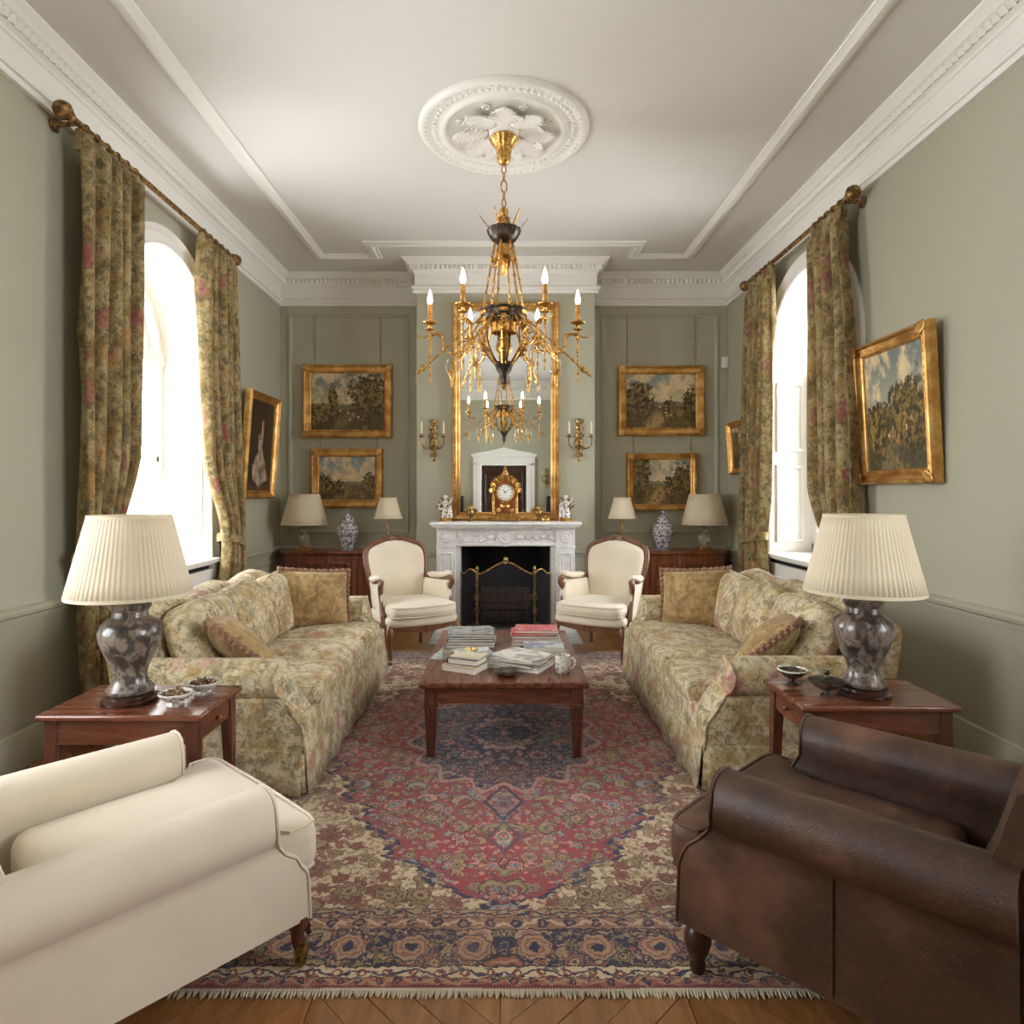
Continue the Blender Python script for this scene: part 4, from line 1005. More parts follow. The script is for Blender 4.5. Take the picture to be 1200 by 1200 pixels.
# ================================================================ PAINTINGS
def painting(name, label, loc, rz, w, h, mat, fw=.10, cords=(), cord_up=.5, lean=0.0, ornate=True, canvas_label=None):
    t = thing(name, label, 'painting', loc, rz); t.rotation_euler = (lean, 0, rz)
    pr = [(0,0),(0,.045),(fw*.10,.062),(fw*.22,.066),(fw*.32,.052),(fw*.40,.050),(fw*.60,.034),(fw*.68,.032),(fw*.76,.040),(fw*.86,.034),(fw*.9,.022),(fw,.020),(fw,0)]
    mb = MB(); rect_frame(mb, w, h, pr, T(0,0,h/2)); f = mb.build('frame', M['giltwood'], t, angle=25)
    if ornate:
        mb = MB(); k = max(6, int(w/.05))
        for sx, n, L in (('h', int(w/.045), w), ('v', int(h/.045), h)):
            for i in range(n):
                q = -L/2 + (i+.5)*L/n
                for sg in (-1, 1):
                    if sx == 'h': mb.ball((q, -.034, h/2+sg*(h/2-fw*.72)), (.011,.006,.005), 5)
                    else: mb.ball((sg*(w/2-fw*.72), -.034, h/2+q), (.005,.006,.011), 5)
        for cx in (-1,1):
            for cz in (-1,1): mb.leaf(.10,.07,.3,6,3,T(cx*(w/2-.005),-.058,h/2+cz*(h/2-.005),0,PI/2,-math.atan2(-cz,-cx)),.01)
        o = mb.build('frame_carving', M['giltwood'], f, solid=.004); o['kind'] = 'stuff'
    MB().box(-w/2+fw*.9, w/2-fw*.9, -.022, -.008, fw*.9, h-fw*.9).build('canvas', mat, t, False)
    for x in cords:
        MB().tube([(x,-.012,h-.02),(x,-.010,h+cord_up)], .0038, 6).build('hanging_cord', M['brass'], t)
    return t
P1 = landscape('landscape_oil_one', 1, .36, ((.80,.30,.95),(.30,.07,.72),(.12,.16,.46)), 0, (c8(92,102,108), c8(150,142,118)), (c8(50,46,28), c8(88,78,46)), .25)
P2 = landscape('landscape_oil_two', 2, .34, ((.10,.18,.58),(.92,.16,.60),(.36,.10,.44)), 0, (c8(96,118,140), c8(176,166,138)), (c8(58,50,30), c8(112,86,54)), .5)
P3 = landscape('landscape_oil_three', 3, .40, ((.16,.26,.82),(.94,.12,.78),(.62,.10,.52)), 0, (c8(104,118,122), c8(172,160,128)), (c8(56,52,30), c8(108,92,56)), .8)
P4 = landscape('landscape_oil_four', 4, .44, ((.12,.18,1.1),(.86,.20,.88),(.66,.12,.6)), 1, (c8(98,112,118), c8(178,168,142)), (c8(60,52,32), c8(120,100,62)), .8)
P6 = landscape('landscape_oil_five', 6, .40, ((.2,.3,.9),(.8,.3,.8)), 0, (c8(60,66,66), c8(84,84,72)), (c8(36,34,24), c8(56,52,36)), .2)
P7 = landscape('landscape_oil_six', 9, .46, ((.75,.4,.7),(.2,.2,.55)), 0, (c8(92,104,108), c8(140,142,128)), (c8(44,46,34), c8(78,76,52)), .2)
painting('landscape_painting', 'larger gilt-framed landscape hanging above another in the left alcove', (-1.717, YB, 2.01), 0, .98, .80, P1, .10, (-.36, .36), .56)
painting('landscape_painting', 'smaller gilt-framed landscape hanging lowest in the left alcove', (-1.725, YB, 1.24), 0, .79, .65, P2, .10, (-.29, .33), .13)
painting('landscape_painting', 'larger gilt-framed landscape with leafy tree hanging above another in the right alcove', (1.727, YB, 2.03), 0, .95, .77, P3, .105, (-.37, .37), .56)
painting('landscape_painting', 'smaller gilt-framed landscape with red figures hanging lowest in the right alcove', (1.735, YB, 1.21), 0, .77, .63, P4, .08, (-.31, .31), .20)
painting('portrait_painting', 'dark portrait in a gilt frame hanging on the left wall beside the curtain', (-WX+.01, 6.40, 1.35), PI/2, .80, 1.03, dark_portrait('dark_portrait_oil'), .09, lean=.0, ornate=False).rotation_euler = (R(4), 0, PI/2)
painting('dark_painting', 'small dark gilt-framed picture on the right wall half behind the far curtain', (WX-.01, 6.64, 1.60), -PI/2, .56, .55, P6, .08, ornate=False).rotation_euler = (R(4), 0, -PI/2)
painting('landscape_painting', 'gilt-framed landscape on the right wall beside the near curtain', (WX-.01, 4.01, 1.46), -PI/2, .78, .92, P7, .10).rotation_euler = (R(3), 0, -PI/2)
t = thing('alarm_sensor', 'small white alarm sensor high in the right corner', 'sensor', (2.43, YB, 2.78))
MB().box(-.032,.032,-.045,0,0,.12).build('housing', M['plastic'], t, bevel=.008)
MB().rbox(-.024,.024,-.052,-.035,.03,.07,.006,3).build('lens', M['pages'], t)

# ================================================================ CURTAINS
def curtain(label, s, edges, zt, zb, folds, tie=None, amp=.045, X0=2.33, seed=0.0, group='floral curtains'):
    """edges: table of (z, far-edge Y, near-edge Y)"""
    t = thing('curtain', label, 'curtain', (s*X0, 0, 0))
    e0 = [(z, a) for z, a, b in sorted(edges)]; e1 = [(z, b) for z, a, b in sorted(edges)]
    nz, ns = 56, folds*12
    vs = []; fs = []
    for i in range(nz+1):
        z = zb + (zt-zb)*i/nz; a, b = interp(e0, z), interp(e1, z)
        k = .35 if z > zt-.06 else 1.0
        for j in range(ns+1):
            q = j/ns
            ph = 2*PI*folds*q + seed + .5*math.sin(z*1.1+q*3)
            x = -amp*k*(2*abs(math.sin(ph/2))**.62 - 1 + .18*math.sin(ph*.37+z))
            vs.append((s*x, lerp(a, b, q + .008*math.sin(2*ph)), z))
    for i in range(nz):
        for j in range(ns):
            fs.append((i*(ns+1)+j, i*(ns+1)+j+1, (i+1)*(ns+1)+j+1, (i+1)*(ns+1)+j))
    mb = MB(); mb.add(vs, fs); mb.build('drape', M['curtain'], t, angle=80, solid=.006)
    mb = MB(); a, b = interp(e0, zt), interp(e1, zt)
    mb.loft([[(s*(-.016+.012*math.sin(2*PI*folds*q+seed)), lerp(a,b,q), zt-.10), (s*(.016+.012*math.sin(2*PI*folds*q+seed)), lerp(a,b,q), zt-.10), (s*(.014+.012*math.sin(2*PI*folds*q+seed)), lerp(a,b,q), zt+.015), (s*(-.014+.012*math.sin(2*PI*folds*q+seed)), lerp(a,b,q), zt+.015)] for q in [i/60 for i in range(61)]])
    mb.build('heading', M['curtain'], t, angle=60)
    for i in range(folds+1):
        y = lerp(a, b, (i+.5)/(folds+1))
        MB().tube([(.0, y, zt+.0), (0, y, zt+.022)], .004, 5).build('hook', M['pole'], t)
        MB().tube([(.024*math.cos(q), y, zt+.035+.024*math.sin(q)) for q in [2*PI*j/14 for j in range(14)]], .004, 6, True).build('ring', M['pole'], t)
    if tie:
        z, w = tie; a, b = interp(e0, z), interp(e1, z); c = (a+b)/2; h = abs(a-b)/2+.012
        rings = []
        for j in range(33):
            q = 2*PI*j/32; x, y = (amp*1.25+.012)*math.cos(q), h*math.sin(q)
            dz = .035*math.cos(q)*(-1 if s < 0 else 1)*s
            rings.append([(x*1.02, c+y*1.02, z-w/2-.04*math.sin(q)), (x*1.06, c+y*1.06, z-.04*math.sin(q)), (x*1.02, c+y*1.02, z+w/2-.04*math.sin(q)), (x*.98, c+y*.98, z+w/2-.04*math.sin(q)), (x*.98, c+y*.98, z-w/2-.04*math.sin(q))])
        mb = MB(); mb.loft(rings, True, False, False); mb.build('tieback', M['curtain'], t)
    return t
curtain('floral curtain tied back left of the portrait painting', -1, [(3.42,5.60,4.97),(2.4,5.64,4.97),(1.7,5.66,5.05),(1.05,5.70,5.36),(.95,5.70,5.40),(.4,5.72,5.30),(.02,5.72,5.26)], 3.39, .02, 5, (1.0,.07), .062)
curtain('floral curtain hanging at the near side of the left window', -1, [(3.42,3.56,4.14),(1.7,3.55,4.12),(1.0,3.56,3.86),(.02,3.55,3.95)], 3.39, .02, 5, (1.0,.07), .062, seed=1.0)
curtain('pale floral curtain hanging at the far side of the right window', 1, [(3.42,6.18,5.62),(2.4,6.24,5.66),(1.4,6.27,5.72),(1.0,6.28,5.80),(.5,6.28,5.74),(.02,6.28,5.70)], 3.37, .02, 5, (.98,.07), .058, seed=.6)
curtain('dark floral curtain with pink roses at the near side of the right window', 1, [(3.42,4.90,4.44),(2.4,4.86,4.36),(1.5,4.84,4.32),(1.0,4.62,4.30),(.02,4.68,4.28)], 3.37, .02, 4, (.98,.07), .062, seed=2.0)
def rod(label, s, y0, y1, z):
    t = thing('curtain_pole', label, 'curtain pole', (s*2.33, (y0+y1)/2, z)); h = (y1-y0)/2
    MB().tube([(0,-h,0),(0,h,0)], .019, 12).build('pole', M['pole'], t)
    for sg in (-1, 1):
        MB().lathe([(0,0),(.02,0),(.028,.012),(.02,.022),(.03,.035),(.048,.06),(.05,.08),(.038,.105),(.014,.118),(0,.12)], 18, T(0,sg*h,0,0,-sg*PI/2), rip=10, amp=.04).build('finial', M['pole'], t)
        mb = MB(); mb.tube([(0,sg*(h-.05),0),(s*.14,sg*(h-.05),-.01)], .014, 8); mb.lathe([(0,0),(.035,0),(.04,.012),(.02,.02),(0,.02)], 16, T(s*.138,sg*(h-.05),-.01,0,0,-s*PI/2)); mb.build('bracket', M['pole'], t)
rod('gilt curtain pole above the left window', -1, 3.5, 5.56, 3.425); rod('gilt curtain pole above the right window', 1, 4.40, 6.20, 3.405)

# ================================================================ LAMPS, JARS, CABINETS OF THE ALCOVES
def shade(parent, rb, rt, z0, z1, pleats=60, amp=.012, rim=True):
    n = pleats*4
    f = lambda t: (lerp(rb, rt, t), lerp(z0, z1, t))
    mb = MB(); mb.lathe([f(0), f(.25), f(.5), f(.75), f(1)], n, rip=pleats, amp=amp, cap=False); o = mb.build('lamp_shade', M['shade'], parent, angle=60, solid=.003)
    for t, r in ((0, rb), (1, rt)): MB().lathe([(r-.002, lerp(z0,z1,t)-.006),(r+.004, lerp(z0,z1,t)-.006),(r+.004, lerp(z0,z1,t)+.006),(r-.002, lerp(z0,z1,t)+.006),(r-.002, lerp(z0,z1,t)-.006)], 48, cap=False).build('shade_trim', M['shade'], o)
    mb = MB(); z = z1-.02
    for k in range(3): a = 2*PI*k/3; mb.tube([(0,0,z),(rt*.96*math.cos(a),rt*.96*math.sin(a),z)], .002, 5)
    mb.tube([(0,0,z0+.02),(0,0,z)], .004, 6); mb.build('shade_carrier', M['brass'], o)
    return o
def cabinet_lamp(loc, label):
    t = thing('table_lamp', label, 'lamp', loc, 0, 'crystal lamps on the alcove cabinets')
    mb = MB(); mb.box(-.075,.075,-.075,.075,0,.02); mb.box(-.06,.06,-.06,.06,.02,.04); mb.build('base', M['gold'], t, bevel=.003)
    MB().lathe([(0,.04),(.052,.04),(.056,.055),(.044,.07),(.058,.09),(.066,.12),(.058,.15),(.034,.172),(.03,.185),(.042,.205),(.03,.225),(0,.225)], 8).build('crystal_stem', M['crystal'], t)
    mb = MB(); mb.lathe([(0,.225),(.024,.225),(.024,.235),(.012,.245),(.014,.30),(0,.30)], 16); mb.tube([(0,0,.04),(0,0,.23)], .008, 8); mb.build('lamp_holder', M['brass'], t)
    shade(t, .235, .155, .275, .585, 60, .01); return t
CT = .80
l1 = cabinet_lamp((-2.11, 6.86, CT), 'crystal table lamp with pleated cream shade on the left cabinet')
dup(l1, (2.12, 6.86, CT), 0, 'crystal table lamp with pleated cream shade on the right cabinet')
def floor_lamp(loc, label):
    t = thing('floor_lamp', label, 'lamp', loc, 0, 'slim brass floor lamps in the alcoves')
    MB().lathe([(0,0),(.12,0),(.12,.012),(.05,.025),(.014,.04),(0,.04)], 28).build('base', M['brass'], t)
    mb = MB(); mb.tube([(0,0,.03),(0,0,1.17)], .008, 10); mb.ball((0,0,.72), .014, 10); mb.build('pole', M['brass'], t)
    mb = MB(); mb.lathe([(0,1.08),(.012,1.08),(.018,1.10),(.014,1.16),(0,1.16)], 12); mb.build('lamp_holder', M['brass'], t)
    shade(t, .142, .083, 1.15, 1.352, 2, 0.0); return t
f1 = floor_lamp((-1.18, 6.60, 0), 'slim floor lamp with small cream shade behind the left cream armchair')
dup(f1, (1.205, 6.60, 0), 0, 'slim floor lamp with small cream shade behind the right cream armchair')
def jar(loc, label):
    t = thing('ginger_jar', label, 'jar', loc, 0, 'blue and white lidded jars')
    MB().lathe([(0,0),(.065,0),(.07,.012),(.06,.02),(.068,.05),(.09,.11),(.112,.17),(.116,.21),(.105,.25),(.075,.28),(.06,.29),(.06,.305),(0,.305)], 32).build('jar_body', M['delft'], t)
    MB().lathe([(.068,.298),(.07,.31),(.062,.335),(.04,.36),(.018,.37),(.012,.38),(.02,.392),(.022,.405),(.012,.42),(0,.425)], 28).build('lid', M['delft'], t)
    return t
j1 = jar((-1.67, 6.93, CT), 'blue and white lidded jar on the left cabinet')
dup(j1, (1.70, 6.93, CT), 1.1, 'blue and white lidded jar on the right cabinet')
def cabinet(loc, label, s):
    t = thing('side_cabinet', label, 'cabinet', loc); mt = M['cherry'] if s > 0 else M['cabinet']
    w, d = .60, .40                                   # half width; depth; curved outer end
    def foot(e=0.0):
        p = [(-w-e, 0), (w-.16, -0.0), (w+e, 0)]
        out = [(-w-e, d/2), (-w-e, -d/2-e), (w-.22, -d/2-e)]
        out += [(w-.22+(.22+e)*math.sin(R(a)), -d/2+.26-(.26+e)*math.cos(R(a))) for a in (15,30,45,60,75,90)]
        out += [(w+e, d/2)]
        return [(x*s if s > 0 else -x, y) for x, y in out] if True else p
    fp_ = [(x if s > 0 else -x, y) for x, y in [(a*1, b) for a, b in ([(-w, d/2), (-w, -d/2), (w-.22, -d/2)] + [(w-.22+.22*math.sin(R(a)), -d/2+.26-.26*math.cos(R(a))) for a in (15,30,45,60,75,90)] + [(w, d/2)])]]
    def grow(e): return [(x*(1+e/w), y*(1+e/(d/2)) if y < d/2 else y) for x, y in fp_]
    MB().prism(fp_, .07, .765, 'z').build('carcass', mt, t, bevel=.004)
    MB().prism(grow(.015), .0, .08, 'z').build('plinth', mt, t, bevel=.006)
    MB().prism(grow(.022), .765, CT, 'z').build('top', mt, t, bevel=.008)
    for x0, x1 in ((-.56,-.24),(-.20,.05),(.06,.36)):
        cx = (x0+x1)/2*(1 if s > 0 else -1); ww = (x1-x0)
        mb = MB(); mb.box(cx-ww/2, cx+ww/2, -d/2-.014, -d/2+.001, .11, .73)
        m = MB(); rect_frame(m, ww-.06, .52, pp); mb.add(m.v, m.f, T(cx, -d/2-.014, .42))
        dr = mb.build('door', mt, t, bevel=.003)
        MB().lathe([(0,0),(.008,0),(.008,.01),(.014,.018),(.010,.026),(0,.028)], 12, T(cx+ww*.42*(-1 if s>0 else 1), -d/2-.014, .45, 0, PI/2)).build('knob', M['brass'], dr)
    for x in (-.22, .055):
        mb = MB(); cx = x*(1 if s>0 else -1); mb.box(cx-.018,cx+.018,-d/2-.02,-d/2,.10,.745); mb.build('pilaster', mt, t, bevel=.004)
    return t
cabinet((-1.775, 6.935, 0), 'dark red mahogany side cabinet in the left alcove', -1)
cabinet((1.775, 6.935, 0), 'lighter brown bow-ended side cabinet in the right alcove', 1)

# ================================================================ CARPET
RY = 3.765; RW, RL = 1.32, 1.945
rug = thing('persian_carpet', 'large red and navy Persian carpet with cream corners on the parquet', 'carpet', (0, RY, 0))
mb = MB(); nx, ny = 40, 60
top = lambda x, y: .009 + .0012*math.sin(x*7+y*3)*math.sin(y*5)
vs = [(-RW+2*RW*i/nx, -RL+2*RL*j/ny, top(-RW+2*RW*i/nx, -RL+2*RL*j/ny)) for j in range(ny+1) for i in range(nx+1)]
fs_ = [(j*(nx+1)+i, j*(nx+1)+i+1, (j+1)*(nx+1)+i+1, (j+1)*(nx+1)+i) for j in range(ny) for i in range(nx)]
mb.add(vs, fs_); mb.box(-RW, RW, -RL, RL, .0012, .0078)
mb.build('carpet_field', rug_material(RW, RL), rug, angle=60)
for s in (-1, 1):
    mb = MB(); n = 300 if s < 0 else 150
    for i in range(n):
        x = -RW + 2*RW*(i+.5)/n; dx = random.uniform(-.006,.006); L = random.uniform(.018,.03)
        mb.tube([(x, s*(RL-.004), .006), (x+dx*.5, s*(RL+L*.5), .005), (x+dx, s*(RL+L), .002)], [.0042,.0048,.002], 5)
    mb.box(-RW, RW, min(s*(RL-.004), s*(RL+.008)), max(s*(RL-.004), s*(RL+.008)), .001, .009)
    o = mb.build('fringe', M['ivoryfringe'], rug); o['kind'] = 'stuff'
ZR = .010

# ================================================================ SOFAS
def arm_loft(mb, prof, front, back, cut=.012, n=7):
    """prof: closed (side, z) outline; front(z): depth of the front edge; runs to 'back'; x is depth, y is side"""
    cy = sum(p[0] for p in prof)/len(prof); cz = sum(p[1] for p in prof)/len(prof)
    def ring(k, inset):
        out = []
        for a, z in prof:
            d = Vector((a-cy, z-cz)); L = d.length; q = d*(1-inset/max(L,.03))
            out.append((lerp(front(z), back, k), cy+q.x, cz+q.y))
        return out
    rr = [[(p[0]-0, p[1], p[2]) for p in ring(0, cut)]]
    r1 = ring(0, cut*.3); rr.append([(x-.006, y, z) for x, y, z in r1])
    r2 = ring(0, 0); rr.append([(x-.016, y, z) for x, y, z in r2])
    for i in range(1, n+1): rr.append(ring(.06+.94*i/n, 0))
    mb.loft(rr)
    return r2
def roll_profile(yi, yo, zb, h, r, over=.03, n=10):
    """inner side yi, outer side yo (sign carries direction); roll on top, overhanging outwards"""
    sg = 1 if yo > yi else -1
    cx = yo + sg*(over - r*1.0) ; cz = h - r
    p = [(yo, lerp(zb, cz-r*.95, i/9)) for i in range(10)]
    for i in range(n+1):
        a = -PI*.30 + (PI*1.25)*i/n
        p.append((cx + sg*r*math.cos(a), cz + r*math.sin(a)))
    p += [(yi, lerp(cz-r*.4, zb, i/9)) for i in range(10)]
    return p
def make_sofa(name, label, loc, rz):
    t = thing(name, label, 'sofa', loc, rz, 'pair of floral sofas'); ct = M['chintz']
    HL = 1.0; D = .92; aw = .20
    MB().rbox(-D+.04,.004,-HL+.006,HL-.006,.16,.36,.02,4).build('seat_frame', ct, t)
    # valance with corner kick pleats
    def skirt(pts, name='skirt'):
        mb = MB(); rings = []
        for (x, y, nx_, ny_) in pts:
            rings.append([(x, y, .215), (x+nx_*.006, y+ny_*.006, .21), (x+nx_*.014, y+ny_*.014, .11), (x+nx_*.024, y+ny_*.024, .012)])
        mb.loft(rings, closed=False); return mb.build(name, ct, t, solid=.008)
    F = [(.0, y, 1+.35*math.sin(y*21), 0) for y in [(-HL+.012+(2*HL-.024)*i/60) for i in range(61)]]
    skirt(F)
    for s in (-1, 1):
        skirt([(x, s*HL, 0, s*(1+.3*math.sin(x*23))) for x in [(-.012-(D-.02)*i/26) for i in range(27)]])
        skirt([(.0-.006, s*(HL-.02), .4, 0), (-.012, s*(HL-.012), .2, s*.2), (-.02, s*(HL-.006), 0, s*.4)], 'corner_pleat')
    mb = MB(); mb.tube([(.003,-HL,.215),(.003,HL,.215)], .005, 6)
    for s in (-1,1): mb.tube([(.003,s*(HL+.003),.215),(-D,s*(HL+.003),.215)], .005, 6)
    mb.build('skirt_piping', ct, t)
    # arms with rolled tops and sloping scroll fronts
    fr = lambda z: interp([(.2,.006),(.30,.0),(.40,-.06),(.47,-.12),(.53,-.135),(.62,-.115)], z)
    for s in (-1, 1):
        mb = MB(); r2 = arm_loft(mb, roll_profile(s*(HL-aw), s*HL, .20, .615, .095, .02), fr, -D+.10)
        a = mb.build('arm', ct, t, angle=50)
        mb = MB(); mb.tube([(x-.006, y, z) for x, y, z in r2], .0055, 6, True); mb.build('piping', M['fringe'] if False else ct, a)
    # back: gently humped top, raked
    lob = lambda y: .83 + .035*math.cos(y*2*PI/.62)*.6 - .05*(abs(y)/HL)**6
    mb = MB(); rings = []
    for i in range(41):
        y = -HL+.05 + (2*HL-.10)*i/40; h = lob(y)
        pts = [(-D+.02,.2),(-D+.0,.5),(-D-.03,h-.06),(-D-.02,h-.015),(-D+.03,h+.005),(-D+.09,h-.005),(-D+.13,h-.04),(-D+.17,.6),(-D+.22,.3),(-D+.22,.2)]
        rings.append([(x, y, z) for x, z in pts])
    mb.loft(rings); b = mb.build('back', ct, t, angle=60)
    mb = MB(); mb.tube([(r[6][0]+.004, r[6][1], r[6][2]+.004) for r in rings], .006, 6); mb.build('piping', ct, b)
    # three seat cushions and three back cushions
    iw = 2*(HL-aw); cw = iw/3
    for k in range(3):
        y0 = -iw/2 + cw*k + .004; y1 = y0 + cw - .008
        c = MB().rbox(-.62, .012, y0, y1, .335, .448, .042, 6, .022, .008).build('seat_cushion', ct, t)
        mb = MB()
        for z in (.346,.437): mb.tube([(-.5,y0+.010,z),(-.04,y0+.010,z),(-.015,y0+.016,z),(-.002,y0+.035,z),(.006,(y0+y1)/2,z),(-.002,y1-.035,z),(-.015,y1-.016,z),(-.04,y1-.010,z),(-.5,y1-.010,z)], .006, 6)
        mb.build('piping', ct, c)
        hump = .03 if k == 1 else .015
        Mt = T(-.60, (y0+y1)/2, .43, 0, 0, R(-17))
        mb = MB(); mb.rbox(-.085,.085,-(y1-y0)/2,(y1-y0)/2,.0,.40,.07,7,.0,.035)
        mb.v = [(x, y, z + (hump*(1-(2*y/(y1-y0))**2) if z > .2 else 0)) for x, y, z in mb.v]
        m2 = MB().add(mb.v, mb.f, Mt); c = m2.build('back_cushion', ct, t)
        pz = [(.055, -(y1-y0)/2+.02, .03)]; h2 = (y1-y0)/2-.012
        path = spline([(.078,-h2,.04),(.07,-h2,.2),(.06,-h2+.01,.35),(.05,-h2+.06,.395),(.05,0,.40+hump),(.05,h2-.06,.395),(.06,h2-.01,.35),(.07,h2,.2),(.078,h2,.04)],5)
        mb = MB(); mb.tube(path, .006, 6, M=Mt); mb.build('piping', ct, c)
    # small wooden feet under the skirt
    for x in (-.06,-D+.08):
        for y in (-HL+.08, HL-.08): MB().lathe([(0,0),(.025,0),(.03,.1),(.035,.17),(0,.17)], 12, T(x,y,0)).build('foot', M['darkwood'], t)
    return t
s1 = make_sofa('floral_sofa', 'floral chintz sofa along the left wall under the left window', (-.915, 3.97, ZR), 0)
dup(s1, (.93, 4.01, ZR), PI, 'floral chintz sofa along the right wall under the right window')

def throw_cushion(name, label, loc, rot, w, h, th, mat, trimmed=True, back=None):
    t = thing(name, label, 'cushion', loc); t.rotation_euler = rot
    n = 16; mb = MB()
    def P(u, v, s):
        e = max(0, (1-u*u))*max(0, (1-v*v))
        k = 1-.07*(1-v*v)*abs(u)**3; l = 1-.07*(1-u*u)*abs(v)**3
        return (w/2*u*k, s*th/2*(e**.55)*(1+.05*math.sin(u*5+v*3)), h/2*v*l)
    for s in (-1, 1):
        g_ = [P(-1+2*i/n, -1+2*j/n, s) for j in range(n+1) for i in range(n+1)]
        f_ = [(j*(n+1)+i, j*(n+1)+i+1, (j+1)*(n+1)+i+1, (j+1)*(n+1)+i) for j in range(n) for i in range(n)]
        m = MB(); m.add(g_, f_ if s < 0 else [q[::-1] for q in f_])
        m.build('front_cover' if s < 0 else 'back_cover', mat if (s < 0 or back is None) else back, t, angle=70)
    if trimmed:
        path = [P(-1+2*i/11, -1, 0) for i in range(11)]+[P(1, -1+2*i/11, 0) for i in range(11)]+[P(1-2*i/11, 1, 0) for i in range(11)]+[P(-1, 1-2*i/11, 0) for i in range(11)]
        mb = MB()
        for i, p in enumerate(path):
            q = path[(i+1) % len(path)]
            for f in (0, .5):
                c = Vector(p).lerp(Vector(q), f); mb.ball(c + c.normalized()*.006 + Vector((0,(.007 if (i*2+int(f*2))%2 else -.007),0)), (.017,.017,.017), 6)
        o = mb.build('braid_trim', M['fringe'], t); o['kind'] = 'stuff'
    return t
throw_cushion('throw_cushion', 'gold velvet cushion with brown trim at the far end of the left sofa', (-1.345, 4.62, .65), (R(-22), R(5), R(30)), .49, .42, .24, M['velvet'])
throw_cushion('throw_cushion', 'gold velvet cushion slumped against the near arm of the left sofa', (-1.40, 3.40, .615), (R(-48), R(0), R(125)), .46, .42, .19, M['velvet'])
throw_cushion('throw_cushion', 'gold velvet cushion with brown trim at the far end of the right sofa', (1.37, 4.66, .65), (R(-22), R(-5), R(-30)), .49, .42, .24, M['velvet'])
throw_cushion('throw_cushion', 'pale floral and velvet cushion slumped against the near arm of the right sofa', (1.42, 3.44, .615), (R(-48), R(0), R(-125)), .46, .42, .19, M['velvet'], True, M['floralcushion'])

